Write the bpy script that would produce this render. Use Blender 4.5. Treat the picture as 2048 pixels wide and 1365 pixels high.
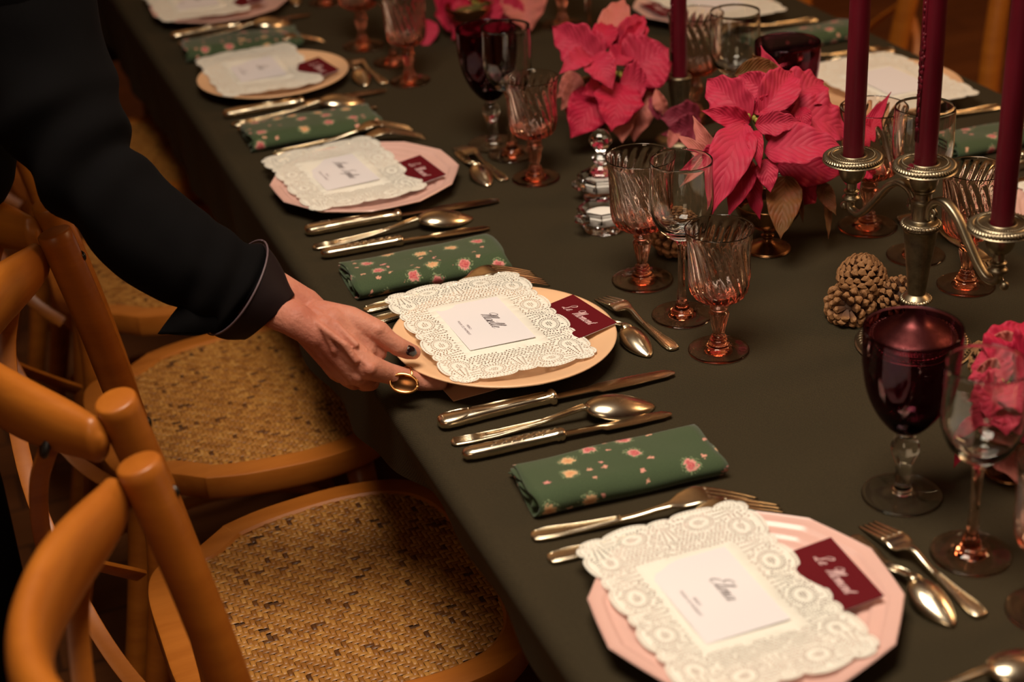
import bpy, bmesh, math, random
from mathutils import Vector, Matrix, noise
from mathutils.geometry import delaunay_2d_cdt
random.seed(7)
for _o in list(bpy.data.objects): bpy.data.objects.remove(_o)
SC = bpy.context.scene
COL = SC.collection
PI = math.pi
# ------------------------------------------------------------------ camera
F_PX = 3249.79
CAMH = 1.63
CR = Matrix(((0.92931886, 0.21363652, -0.3012074),
             (-0.36537963, 0.41374624, -0.83385357),
             (-0.05351814, 0.8849709, 0.46256061)))
cam_d = bpy.data.cameras.new('camera'); cam = bpy.data.objects.new('camera', cam_d); COL.objects.link(cam)
cam_d.sensor_width = 36.0; cam_d.lens = F_PX / 2048 * 36.0; cam_d.clip_start = 0.05; cam_d.clip_end = 60
cam.matrix_world = Matrix.Translation((0, 0, CAMH)) @ CR.to_4x4()
cam_d.dof.use_dof = True; cam_d.dof.focus_distance = 1.86; cam_d.dof.aperture_fstop = 3.7
SC.camera = cam
# ------------------------------------------------------------------ view + lights
SC.view_settings.view_transform = 'Standard'; SC.view_settings.look = 'None'
SC.view_settings.gamma = 1.0; SC.view_settings.exposure = 0.0
try: SC.view_settings.use_curve_mapping = False
except Exception: pass
W = bpy.data.worlds.new('world'); SC.world = W; W.use_nodes = True
W.node_tree.nodes['Background'].inputs[0].default_value = (1.0, 0.62, 0.36, 1); W.node_tree.nodes['Background'].inputs[1].default_value = 0.05
def area(name, loc, target, size, power, color, size_y=None):
    l = bpy.data.lights.new(name, 'AREA'); l.energy = power; l.color = color; l.size = size
    if size_y: l.shape = 'RECTANGLE'; l.size_y = size_y
    o = bpy.data.objects.new(name, l); COL.objects.link(o); o.location = loc
    d = Vector(target) - Vector(loc); o.rotation_euler = d.to_track_quat('-Z', 'Y').to_euler()
    return o
area('ceiling_light', (0.30, 1.15, 2.60), (0.5, 1.35, 0.75), 0.85, 44, (1.0, 0.85, 0.68))
area('side_light', (-1.2, -0.7, 2.2), (0.1, 0.9, 0.6), 0.8, 7, (1.0, 0.72, 0.46))
area('far_fill', (3.5, 1.3, 2.5), (2.4, 3.6, 0.0), 0.9, 34, (1.0, 0.58, 0.28))  # added fill, brightens the floor boards beyond the table's right side
area('back_ceiling_fill', (0.9, 5.3, 1.5), (0.9, 5.2, 3.0), 0.6, 30, (1.0, 0.66, 0.36))  # added fill: brightens the far ceiling that blades and glass reflect
area('side_ceiling_fill', (3.9, 2.4, 1.5), (3.6, 2.4, 3.0), 0.5, 14, (1.0, 0.64, 0.34))  # second added fill, lifts the right-hand ceiling and the ambient level

def P(px, py, z):
    """world point on the horizontal plane z seen at a pixel of the 2048x1365 photograph"""
    d = CR @ Vector(((px - 1024) / F_PX, -(py - 682.5) / F_PX, -1.0)); t = (z - CAMH) / d.z
    return Vector((d.x * t, d.y * t, z))
def PD(px, py, dep):
    """world point at axial distance dep from the camera"""
    d = CR @ Vector(((px - 1024) / F_PX, -(py - 682.5) / F_PX, -1.0))
    return Vector((0, 0, CAMH)) + d * dep
def depth(p):
    v = CR.transposed() @ (Vector(p) - Vector((0, 0, CAMH))); return -v.z

# ------------------------------------------------------------------ object helpers
def mesh(name, verts, faces, smooth=True, uvs=None):
    me = bpy.data.meshes.new(name); me.from_pydata([tuple(v) for v in verts], [], faces)
    if uvs is not None:
        ul = me.uv_layers.new(name='UVMap')
        for l in me.loops: ul.data[l.index].uv = uvs[l.vertex_index]
    if smooth: me.polygons.foreach_set('use_smooth', [True] * len(me.polygons))
    me.update(); return me
def recalc(me):
    b = bmesh.new(); b.from_mesh(me); bmesh.ops.recalc_face_normals(b, faces=b.faces); b.to_mesh(me); b.free()
def put(name, me, mat, parent=None, loc=(0, 0, 0), rot=(0, 0, 0), label=None):
    o = bpy.data.objects.new(name, me); COL.objects.link(o)
    if mat is not None and len(me.materials) == 0: me.materials.append(mat)
    o.location = loc; o.rotation_euler = rot
    if parent is not None: o.parent = parent
    if label: o['label'] = label
    return o
def tag(o, label, cat, group=None):
    o['label'] = label; o['category'] = cat
    if group: o['group'] = group
    return o
def thing(name, label, cat, loc=(0, 0, 0), rotz=0.0, group=None):
    o = bpy.data.objects.new(name, None); COL.objects.link(o); o.empty_display_size = 0.05
    o.location = loc; o.rotation_euler = (0, 0, rotz)
    return tag(o, label, cat, group)
def dup(root, loc, rotz, label, group=None):
    def cp(o, par):
        c = o.copy(); COL.objects.link(c)
        if par is not None: c.parent = par
        for ch in list(o.children): cp(ch, c)
        return c
    r = cp(root, None); r.location = loc; r.rotation_euler = (r.rotation_euler[0], r.rotation_euler[1], rotz); r['label'] = label
    if group: r['group'] = group
    return r
class MB:
    """collects shapes for one mesh"""
    def __init__(s): s.v = []; s.f = []; s.uv = []
    def add(s, vs, fs, uvs=None):
        n = len(s.v); s.v += [Vector(v) for v in vs]; s.f += [tuple(i + n for i in f) for f in fs]
        s.uv += (uvs if uvs else [(0, 0)] * len(vs)); return s
    def box(s, c, d, rz=0.0):
        x, y, z = [k / 2 for k in d]; R = Matrix.Rotation(rz, 3, 'Z'); c = Vector(c)
        vs = [c + R @ Vector((sx * x, sy * y, sz * z)) for sz in (-1, 1) for sy in (-1, 1) for sx in (-1, 1)]
        return s.add(vs, [(0, 2, 3, 1), (4, 5, 7, 6), (0, 1, 5, 4), (2, 6, 7, 3), (0, 4, 6, 2), (1, 3, 7, 5)])
    def lathe(s, prof, seg=48, rip=None, closed=False, c=(0, 0, 0)):
        vs = []; fs = []; n = len(prof); c = Vector(c)
        for i, (r, z) in enumerate(prof):
            for k in range(seg):
                a = 2 * PI * k / seg; rr = max(r, 1e-5)
                if rip: rr += rip(i, a, z, r)
                vs.append(c + Vector((rr * math.cos(a), rr * math.sin(a), z)))
        for i in range(n - 1 if not closed else n):
            j = (i + 1) % n
            for k in range(seg):
                k2 = (k + 1) % seg; fs.append((i * seg + k, i * seg + k2, j * seg + k2, j * seg + k))
        if not closed:
            fs.append(tuple(reversed(range(seg)))); fs.append(tuple((n - 1) * seg + k for k in range(seg)))
        return s.add(vs, fs)
    def tube(s, pts, rad, seg=12, up=(0, 0, 1), flat=1.0, caps=True, power=2.0):
        """swept tube; rad = number or list of numbers / (half width, half height)"""
        pts = [Vector(p) for p in pts]; n = len(pts); vs = []; fs = []; upv = Vector(up)
        for i, p in enumerate(pts):
            t = (pts[min(i + 1, n - 1)] - pts[max(i - 1, 0)]).normalized()
            side = t.cross(upv)
            if side.length < 1e-4: side = t.cross(Vector((0, 1, 0.01)))
            side.normalize(); u2 = side.cross(t).normalized()
            r = rad[i] if isinstance(rad, list) else rad
            a_, b_ = r if isinstance(r, (list, tuple)) else (r, r * flat)
            for k in range(seg):
                a = 2 * PI * k / seg; ca, sa = math.cos(a), math.sin(a)
                if power != 2.0:
                    ca = math.copysign(abs(ca) ** (2 / power), ca); sa = math.copysign(abs(sa) ** (2 / power), sa)
                vs.append(p + side * (ca * a_) + u2 * (sa * b_))
        for i in range(n - 1):
            for k in range(seg):
                k2 = (k + 1) % seg; fs.append((i * seg + k, (i + 1) * seg + k, (i + 1) * seg + k2, i * seg + k2))
        if caps: fs.append(tuple(range(seg))); fs.append(tuple((n - 1) * seg + k for k in reversed(range(seg))))
        return s.add(vs, fs)
    def grid(s, fn, nu, nv, closeu=False):
        vs = []; uv = []; fs = []
        for i in range(nu + (0 if closeu else 1)):
            for j in range(nv + 1):
                vs.append(fn(i / nu, j / nv)); uv.append((i / nu, j / nv))
        m = nv + 1; N = nu if closeu else nu
        for i in range(N):
            i2 = (i + 1) % nu if closeu else i + 1
            for j in range(nv): fs.append((i * m + j, i2 * m + j, i2 * m + j + 1, i * m + j + 1))
        return s.add(vs, fs, uv)
    def sphere(s, c, r, nu=12, nv=8, sc=(1, 1, 1)):
        c = Vector(c); vs = [c + Vector((0, 0, -r * sc[2]))]; fs = []
        for j in range(1, nv):
            b = -PI / 2 + PI * j / nv
            for i in range(nu):
                a = 2 * PI * i / nu
                vs.append(c + Vector((r * sc[0] * math.cos(a) * math.cos(b), r * sc[1] * math.sin(a) * math.cos(b), r * sc[2] * math.sin(b))))
        vs.append(c + Vector((0, 0, r * sc[2]))); T = len(vs) - 1
        for i in range(nu):
            i2 = (i + 1) % nu
            fs.append((0, 1 + i2, 1 + i)); fs.append((T, 1 + (nv - 2) * nu + i, 1 + (nv - 2) * nu + i2))
            for j in range(nv - 2): fs.append((1 + j * nu + i, 1 + j * nu + i2, 1 + (j + 1) * nu + i2, 1 + (j + 1) * nu + i))
        return s.add(vs, fs)
    def mesh(s, name, smooth=True, fix=True):
        me = mesh(name, s.v, s.f, smooth, s.uv)
        if fix: recalc(me)
        return me
    def build(s, name, mat, parent=None, loc=(0, 0, 0), rot=(0, 0, 0), smooth=True, fix=True, label=None, sharp=None):
        me = s.mesh(name, smooth, fix)
        if sharp:
            try: me.set_sharp_from_angle(angle=math.radians(sharp))
            except Exception: pass
        return put(name, me, mat, parent, loc, rot, label)
def cr(pts, n=8, closed=False):
    """Catmull-Rom through points"""
    pts = [Vector(p) for p in pts]; out = []; m = len(pts)
    rng = range(m if closed else m - 1)
    for i in rng:
        if closed: a, b, c, d = pts[(i - 1) % m], pts[i], pts[(i + 1) % m], pts[(i + 2) % m]
        else: a, b, c, d = pts[max(i - 1, 0)], pts[i], pts[i + 1], pts[min(i + 2, m - 1)]
        for k in range(n):
            t = k / n
            out.append(0.5 * ((2 * b) + (c - a) * t + (2 * a - 5 * b + 4 * c - d) * t * t + (3 * b - a - 3 * c + d) * t ** 3))
    if not closed: out.append(pts[-1])
    return out
def mod(o, kind, name='m', **kw):
    m = o.modifiers.new(name, kind)
    for k, v in kw.items(): setattr(m, k, v)
    return m
def interp(x, tab):
    if x <= tab[0][0]: return tab[0][1]
    for (a, va), (b, vb) in zip(tab, tab[1:]):
        if x <= b: t = (x - a) / (b - a); t = t * t * (3 - 2 * t); return va + (vb - va) * t
    return tab[-1][1]
# ------------------------------------------------------------------ materials
class NT:
    def __init__(s, name):
        s.m = bpy.data.materials.new(name); s.m.use_nodes = True; s.t = s.m.node_tree; s.n = s.t.nodes; s.n.clear()
        s.out = s.n.new('ShaderNodeOutputMaterial'); s.b = s.n.new('ShaderNodeBsdfPrincipled'); s.t.links.new(s.b.outputs[0], s.out.inputs[0])
    def new(s, t, **kw):
        n = s.n.new(t)
        for k, v in kw.items(): setattr(n, k, v)
        return n
    def link(s, a, b): s.t.links.new(a, b)
    def set(s, **kw):
        for k, v in kw.items():
            key = k.replace('_', ' ')
            for i in s.b.inputs:
                if i.name.lower() == key.lower():
                    if hasattr(v, 'links') or hasattr(v, 'is_linked'): s.link(v, i)
                    else: i.default_value = (*v, 1) if i.type == 'RGBA' and isinstance(v, tuple) and len(v) == 3 else v
                    break
        return s
    def coord(s, kind='Object'): return s.new('ShaderNodeTexCoord').outputs[kind]
    def mp(s, vec, scale=(1, 1, 1), rot=(0, 0, 0), loc=(0, 0, 0)):
        n = s.new('ShaderNodeMapping'); s.link(vec, n.inputs[0]); n.inputs['Scale'].default_value = scale; n.inputs['Rotation'].default_value = rot; n.inputs['Location'].default_value = loc
        return n.outputs[0]
    def noise(s, vec, scale, detail=3, rough=0.5, out='Fac'):
        n = s.new('ShaderNodeTexNoise'); s.link(vec, n.inputs['Vector']); n.inputs['Scale'].default_value = scale; n.inputs['Detail'].default_value = detail; n.inputs['Roughness'].default_value = rough
        return n.outputs[out]
    def ramp(s, fac, stops):
        n = s.new('ShaderNodeValToRGB'); s.link(fac, n.inputs[0]); e = n.color_ramp.elements
        while len(e) < len(stops): e.new(0.5)
        for k, (p, c) in enumerate(stops): e[k].position = p; e[k].color = (*c, 1) if len(c) == 3 else c
        return n.outputs[0]
    def math(s, op, a, b=None, c=None):
        n = s.new('ShaderNodeMath', operation=op)
        for i, v in enumerate((a, b, c)):
            if v is None: continue
            if isinstance(v, (int, float)): n.inputs[i].default_value = v
            else: s.link(v, n.inputs[i])
        return n.outputs[0]
    def mix(s, fac, a, b, mode='MIX'):
        n = s.new('ShaderNodeMix', data_type='RGBA', blend_type=mode)
        for sock, v in ((n.inputs[0], fac), (n.inputs[6], a), (n.inputs[7], b)):
            if isinstance(v, (int, float)): sock.default_value = v
            elif isinstance(v, tuple): sock.default_value = (*v, 1)
            else: s.link(v, sock)
        return n.outputs[2]
    def bump(s, h, strength=0.3, dist=0.001):
        n = s.new('ShaderNodeBump'); s.link(h, n.inputs['Height']); n.inputs['Strength'].default_value = strength; n.inputs['Distance'].default_value = dist
        s.link(n.outputs[0], s.b.inputs['Normal']); return n
M = {}
def plain(name, col, rough=0.5, metal=0.0, **kw):
    t = NT(name); t.set(Base_Color=col, Roughness=rough, Metallic=metal, **kw)
    v = t.noise(t.coord(), 60, 2); t.bump(v, 0.05, 0.0005); M[name] = t.m; return t
# cloth of the table: fine olive twill
t = NT('olive_twill'); c = t.coord('Object')
w1 = t.new('ShaderNodeTexWave', bands_direction='DIAGONAL'); t.link(c, w1.inputs[0]); w1.inputs['Scale'].default_value = 165; w1.inputs['Distortion'].default_value = 1.5; w1.inputs['Detail'].default_value = 1
n1 = t.noise(c, 900, 2); n2 = t.noise(c, 6, 3)
f = t.math('ADD', t.math('MULTIPLY', w1.outputs['Fac'], 0.28), t.math('MULTIPLY', n1, 0.72))
colr = t.ramp(f, [(0.25, (0.012, 0.0088, 0.0038)), (0.75, (0.058, 0.043, 0.020))])
colr = t.mix(t.math('MULTIPLY', n2, 0.35), colr, (0.026, 0.018, 0.009))
t.set(Base_Color=colr, Roughness=0.9, Specular_IOR_Level=0.2); t.bump(f, 0.35, 0.0004); M['cloth'] = t.m
# wood
def wood(name, c1, c2, rough=0.32, scale=(2.0, 26, 26), coat=0.10):
    t = NT(name); c = t.coord('Object'); m = t.mp(c, scale)
    n = t.noise(m, 2.2, 6, 0.6); n2 = t.noise(m, 14, 3)
    f = t.math('ADD', t.math('MULTIPLY', n, 0.8), t.math('MULTIPLY', n2, 0.2))
    col = t.ramp(f, [(0.3, c1), (0.7, c2)])
    t.set(Base_Color=col, Roughness=rough, Specular_IOR_Level=0.4, Coat_Weight=coat, Coat_Roughness=0.25); t.bump(f, 0.06, 0.0005); M[name] = t.m
wood('chair_wood', (0.30, 0.080, 0.007), (0.44, 0.138, 0.014), 0.40, (3, 3, 18))
wood('seat_wood', (0.36, 0.105, 0.012), (0.48, 0.155, 0.022), 0.36, (2.5, 22, 22))
wood('dark_wood', (0.06, 0.02, 0.006), (0.13, 0.045, 0.014), 0.5, (22, 1.5, 22))
# floor boards
t = NT('floor_boards'); c = t.coord('Object')
br = t.new('ShaderNodeTexBrick'); t.link(t.mp(c, (1, 1, 1), (0, 0, 0)), br.inputs[0])
br.inputs['Scale'].default_value = 1.0; br.inputs['Mortar Size'].default_value = 0.004; br.inputs['Brick Width'].default_value = 1.6; br.inputs['Row Height'].default_value = 0.13
br.inputs['Color1'].default_value = (0.24, 0.078, 0.018, 1); br.inputs['Color2'].default_value = (0.16, 0.048, 0.011, 1); br.inputs['Mortar'].default_value = (0.07, 0.02, 0.006, 1); br.offset = 0.37
nn = t.noise(t.mp(c, (3, 30, 3)), 3, 6)
t.set(Base_Color=t.mix(t.math('MULTIPLY', nn, 0.7), br.outputs[0], (0.06, 0.018, 0.005)), Roughness=0.5); t.bump(nn, 0.1, 0.001); M['floor'] = t.m
plain('wall_paint', (0.22, 0.12, 0.07), 0.8)
plain('ceiling_paint', (0.35, 0.26, 0.18), 0.85)
# rattan
t = NT('rattan'); g = t.new('ShaderNodeNewGeometry'); c = t.coord('Object')
col = t.ramp(g.outputs['Random Per Island'], [(0.0, (0.06, 0.018, 0.005)), (0.035, (0.13, 0.045, 0.009)), (0.06, (0.28, 0.105, 0.017)), (0.4, (0.40, 0.165, 0.030)), (0.85, (0.50, 0.225, 0.045)), (1.0, (0.58, 0.285, 0.065))])
n = t.noise(c, 700, 2); n2 = t.noise(c, 12, 3)
col = t.mix(t.math('MULTIPLY', n, 0.4), col, (0.24, 0.09, 0.018)); 
t.set(Base_Color=col, Roughness=0.42); t.bump(n, 0.2, 0.0003); M['rattan'] = t.m
plain('rattan_back', (0.10, 0.038, 0.010), 0.8)
# glazed plates
def glaze(name, col):
    t = NT(name); c = t.coord(); n = t.noise(c, 25, 3)
    t.set(Base_Color=t.mix(t.math('MULTIPLY', n, 0.25), col, tuple(k * 0.86 for k in col)), Roughness=0.32, Coat_Weight=0.3, Coat_Roughness=0.25, Subsurface_Weight=0.0); M[name] = t.m
glaze('pink_glaze', (0.76, 0.47, 0.41)); glaze('peach_glaze', (0.84, 0.52, 0.30))
t = NT('lace_paper'); n = t.noise(t.coord(), 500, 2); t.set(Base_Color=(0.86, 0.83, 0.74), Roughness=0.8); t.bump(n, 0.3, 0.0003); M['paper'] = t.m
t = NT('card_paper'); n = t.noise(t.coord(), 800, 2); t.set(Base_Color=(0.80, 0.76, 0.78), Roughness=0.7); t.bump(n, 0.1, 0.0002); M['card'] = t.m
t = NT('maroon_card'); n = t.noise(t.coord(), 900, 2); t.set(Base_Color=(0.115, 0.004, 0.008), Roughness=0.75, Specular_IOR_Level=0.15); t.bump(n, 0.12, 0.0002); M['maroon'] = t.m
plain('ink', (0.10, 0.07, 0.08), 0.6); plain('pink_ink', (0.80, 0.52, 0.52), 0.6); plain('ink_soft', (0.28, 0.22, 0.25), 0.6)
plain('kraft_paper', (0.62, 0.34, 0.20), 0.7)
# metals
def metal(name, col, rough, dirt=(0.10, 0.07, 0.04), amt=0.35):
    t = NT(name); c = t.coord(); n = t.noise(c, 45, 5, 0.65); n2 = t.noise(c, 300, 2)
    f = t.ramp(n, [(0.42, (0, 0, 0)), (0.75, (1, 1, 1))])
    t.set(Base_Color=t.mix(t.math('MULTIPLY', f, amt), col, dirt), Metallic=1.0, Roughness=t.math('ADD', t.math('MULTIPLY', n, 0.22), rough - 0.08)); t.bump(n2, 0.06, 0.0002); M[name] = t.m
metal('silver', (0.86, 0.75, 0.56), 0.20, (0.30, 0.20, 0.11), 0.5)
metal('steel_blade', (0.66, 0.54, 0.40), 0.16, (0.3, 0.2, 0.12), 0.3)
metal('pewter', (0.36, 0.30, 0.20), 0.36, (0.08, 0.048, 0.035), 0.8)
metal('brass', (0.36, 0.18, 0.08), 0.22, (0.14, 0.06, 0.02), 0.5)
metal('gold', (0.95, 0.52, 0.20), 0.12, (0.5, 0.25, 0.08), 0.2)
metal('dark_screw', (0.06, 0.06, 0.06), 0.3)
# candles
t = NT('candle_wax'); c = t.coord(); n = t.noise(t.mp(c, (30, 30, 6)), 2, 4)
t.set(Base_Color=t.ramp(n, [(0.3, (0.070, 0.0012, 0.006)), (0.8, (0.125, 0.0035, 0.013))]), Roughness=0.42, Specular_IOR_Level=0.35, Subsurface_Weight=0.08, Subsurface_Radius=(0.01, 0.002, 0.002))
t.bump(n, 0.15, 0.001); M['wax'] = t.m
# glass
def glass(name, tint, absorb=None, dens=0.0, ior=1.47):
    t = NT(name); t.n.remove(t.b)
    gl = t.new('ShaderNodeBsdfGlass'); gl.inputs['Color'].default_value = (*tint, 1); gl.inputs['Roughness'].default_value = 0.0; gl.inputs['IOR'].default_value = ior
    t.link(gl.outputs[0], t.out.inputs[0])
    if absorb:
        va = t.new('ShaderNodeVolumeAbsorption'); va.inputs['Color'].default_value = (*absorb, 1); va.inputs['Density'].default_value = dens; t.link(va.outputs[0], t.out.inputs[1])
    M[name] = t.m
glass('amber_glass', (1.0, 0.975, 0.955), (1.0, 0.36, 0.13), 62)
glass('amber_stem_glass', (1.0, 0.97, 0.94), (1.0, 0.36, 0.08), 42)
glass('clear_glass', (0.98, 0.98, 0.97))
glass('purple_glass', (0.62, 0.42, 0.50), (0.62, 0.10, 0.22), 420)
glass('crystal', (0.98, 0.98, 0.98), None, 0, 1.52)
plain('salt', (0.8, 0.78, 0.74), 0.9)
# napkin: green linen printed with small roses
t = NT('rose_linen'); c = t.coord('UV')
wn = t.new('ShaderNodeTexNoise'); t.link(c, wn.inputs['Vector']); wn.inputs['Scale'].default_value = 130; wn.inputs['Detail'].default_value = 2
va = t.new('ShaderNodeVectorMath', operation='SUBTRACT'); t.link(wn.outputs['Color'], va.inputs[0]); va.inputs[1].default_value = (0.5, 0.5, 0.5)
vs = t.new('ShaderNodeVectorMath', operation='SCALE'); t.link(va.outputs[0], vs.inputs[0]); vs.inputs['Scale'].default_value = 0.010
vd = t.new('ShaderNodeVectorMath', operation='ADD'); t.link(c, vd.inputs[0]); t.link(vs.outputs[0], vd.inputs[1])
def spots(scale, rnd, off, src):
    vo = t.new('ShaderNodeTexVoronoi', voronoi_dimensions='2D'); t.link(t.mp(src, (1, 1, 1), (0, 0, 0), off), vo.inputs['Vector']); vo.inputs['Scale'].default_value = scale; vo.inputs['Randomness'].default_value = rnd
    return vo
big = spots(27, 0.72, (0.3, 0.1, 0), vd.outputs[0]); sm = spots(62, 0.8, (0.12, 0.7, 0), vd.outputs[0]); lf = spots(27, 0.72, (0.3, 0.1, 0), c)
fine = t.noise(c, 420, 3); weave = t.noise(c, 1500, 2)
base = t.ramp(weave, [(0.38, (0.016, 0.034, 0.010)), (0.62, (0.056, 0.094, 0.034))])
sel = t.new('ShaderNodeSeparateColor'); t.link(big.outputs['Color'], sel.inputs[0])
sel2 = t.new('ShaderNodeSeparateColor'); t.link(sm.outputs['Color'], sel2.inputs[0])
# leaves round the roses
lmask = t.math('MULTIPLY', t.math('LESS_THAN', big.outputs['Distance'], 0.30), t.math('GREATER_THAN', fine, 0.54))
lmask = t.math('MULTIPLY', lmask, t.math('LESS_THAN', sel.outputs[0], 0.60))
col = t.mix(lmask, base, (0.20, 0.26, 0.13))
rose = t.ramp(t.math('ADD', big.outputs['Distance'], t.math('MULTIPLY', t.math('SUBTRACT', fine, 0.5), 0.22)), [(0.0, (0.42, 0.04, 0.05)), (0.06, (0.62, 0.16, 0.15)), (0.10, (0.42, 0.05, 0.07)), (0.15, (0.70, 0.28, 0.25)), (0.22, (0.68, 0.38, 0.28))])
rose2 = t.mix(t.math('GREATER_THAN', sel.outputs[1], 0.6), rose, t.ramp(big.outputs['Distance'], [(0.0, (0.62, 0.26, 0.10)), (0.2, (0.72, 0.45, 0.24))]))
rm = t.math('MULTIPLY', t.math('LESS_THAN', t.math('ADD', big.outputs['Distance'], t.math('MULTIPLY', t.math('SUBTRACT', fine, 0.5), 0.35)), 0.185), t.math('LESS_THAN', sel.outputs[0], 0.60))
col = t.mix(rm, col, rose2)
smm = t.math('MULTIPLY', t.math('LESS_THAN', t.math('ADD', sm.outputs['Distance'], t.math('MULTIPLY', t.math('SUBTRACT', fine, 0.5), 0.5)), 0.17), t.math('LESS_THAN', sel2.outputs[0], 0.26))
smm = t.math('MULTIPLY', smm, t.math('GREATER_THAN', big.outputs['Distance'], 0.36))
col = t.mix(smm, col, t.mix(sel2.outputs[1], (0.66, 0.36, 0.22), (0.64, 0.24, 0.22)))
t.set(Base_Color=col, Roughness=0.85, Sheen_Weight=0.2); t.bump(weave, 0.35, 0.0004); M['rose_linen'] = t.m
# poinsettia
def leafmat(name, base, vein, edge, back, bumpy=0.28):
    t = NT(name); uv = t.coord('UV'); sx = t.new('ShaderNodeSeparateXYZ'); t.link(uv, sx.inputs[0])
    av = t.math('ABSOLUTE', t.math('SUBTRACT', sx.outputs[1], 0.5))
    nw = t.noise(t.coord('Object'), 30, 2)
    k = t.math('ADD', t.math('SUBTRACT', t.math('MULTIPLY', sx.outputs[0], 9), t.math('MULTIPLY', av, 7)), t.math('MULTIPLY', nw, 1.6))
    fr = t.math('ABSOLUTE', t.math('SUBTRACT', t.math('FRACT', k), 0.5))
    ln = t.math('SMOOTH_MIN', fr, t.math('MULTIPLY', av, 12), 0.1)
    veins = t.ramp(ln, [(0.0, (1, 1, 1)), (0.10, (0, 0, 0))])
    c = t.coord('Object'); n = t.noise(c, 55, 4)
    col = t.mix(n, base, edge); col = t.mix(t.math('MULTIPLY', veins, 0.40), col, vein)
    g = t.new('ShaderNodeNewGeometry'); col = t.mix(g.outputs['Backfacing'], col, back)
    n3 = t.noise(c, 260, 3)
    t.set(Base_Color=col, Roughness=0.6, Specular_IOR_Level=0.3)
    h = t.math('ADD', t.math('SINE', t.math('MULTIPLY', fr, 3.0)), t.math('MULTIPLY', n3, 0.35)); t.bump(h, bumpy, 0.0022)
    tr = t.new('ShaderNodeBsdfTranslucent'); t.link(col, tr.inputs[0]); mx = t.new('ShaderNodeMixShader'); mx.inputs[0].default_value = 0.22
    t.link(t.b.outputs[0], mx.inputs[1]); t.link(tr.outputs[0], mx.inputs[2]); t.link(mx.outputs[0], t.out.inputs[0]); M[name] = t.m
leafmat('bract_pink', (0.60, 0.026, 0.085), (0.36, 0.010, 0.035), (0.52, 0.040, 0.075), (0.50, 0.06, 0.09))
leafmat('bract_hot', (0.58, 0.016, 0.065), (0.38, 0.008, 0.03), (0.50, 0.02, 0.055), (0.45, 0.035, 0.06))
leafmat('bract_pale', (0.62, 0.16, 0.16), (0.45, 0.07, 0.07), (0.56, 0.20, 0.13), (0.55, 0.2, 0.15))
leafmat('leaf_rust', (0.26, 0.050, 0.022), (0.06, 0.045, 0.010), (0.11, 0.075, 0.012), (0.20, 0.06, 0.025))
leafmat('bract_maroon', (0.24, 0.02, 0.045), (0.12, 0.01, 0.02), (0.30, 0.04, 0.07), (0.2, 0.02, 0.04))
plain('leaf_stem', (0.10, 0.09, 0.02), 0.6); plain('bud', (0.30, 0.26, 0.04), 0.6)
# pine cones
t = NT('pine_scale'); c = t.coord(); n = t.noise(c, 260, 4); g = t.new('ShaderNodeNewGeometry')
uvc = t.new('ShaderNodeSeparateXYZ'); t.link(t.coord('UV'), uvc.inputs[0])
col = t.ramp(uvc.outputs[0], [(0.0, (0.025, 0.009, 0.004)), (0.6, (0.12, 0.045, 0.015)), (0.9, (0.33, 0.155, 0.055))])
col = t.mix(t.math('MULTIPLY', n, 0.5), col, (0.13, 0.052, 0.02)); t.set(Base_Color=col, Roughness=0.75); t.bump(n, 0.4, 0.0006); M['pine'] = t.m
# person
t = NT('skin'); c = t.coord(); n = t.noise(c, 16, 4); n2 = t.noise(c, 420, 3); n3 = t.noise(t.mp(c, (60, 60, 60)), 3, 5)
col = t.ramp(n, [(0.35, (0.40, 0.130, 0.085)), (0.65, (0.54, 0.225, 0.150))])
t.set(Base_Color=col, Roughness=0.58, Specular_IOR_Level=0.35, Subsurface_Weight=0.15, Subsurface_Radius=(0.012, 0.004, 0.002), Subsurface_Scale=0.4)
h = t.math('ADD', t.math('MULTIPLY', n2, 0.4), t.math('MULTIPLY', n3, 1.0)); t.bump(h, 0.6, 0.0016); M['skin'] = t.m
t = NT('black_velvet'); c = t.coord(); n = t.noise(c, 7, 3); t.set(Base_Color=(0.0022, 0.0018, 0.0020), Roughness=0.95, Specular_IOR_Level=0.1, Sheen_Weight=0.004, Sheen_Roughness=0.3, Sheen_Tint=(0.5, 0.2, 0.25)); t.bump(n, 0.3, 0.01); M['velvet'] = t.m
t = NT('dark_satin'); c = t.coord(); n = t.noise(c, 12, 3); t.set(Base_Color=(0.007, 0.0022, 0.003), Roughness=0.65, Specular_IOR_Level=0.25); t.bump(n, 0.25, 0.01); M['satin'] = t.m
plain('piping', (0.10, 0.065, 0.075), 0.5); plain('black_trousers', (0.0015, 0.0012, 0.0012), 0.95, Specular_IOR_Level=0.05)
plain('nail_polish', (0.012, 0.004, 0.006), 0.08); plain('dark_hair', (0.03, 0.015, 0.008), 0.5); plain('leather', (0.01, 0.008, 0.007), 0.4)
plain('eye_white', (0.8, 0.78, 0.75), 0.2); plain('lip', (0.45, 0.12, 0.10), 0.4)
metal('stone', (0.30, 0.13, 0.05), 0.18, (0.05, 0.02, 0.01), 0.7)
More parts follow.
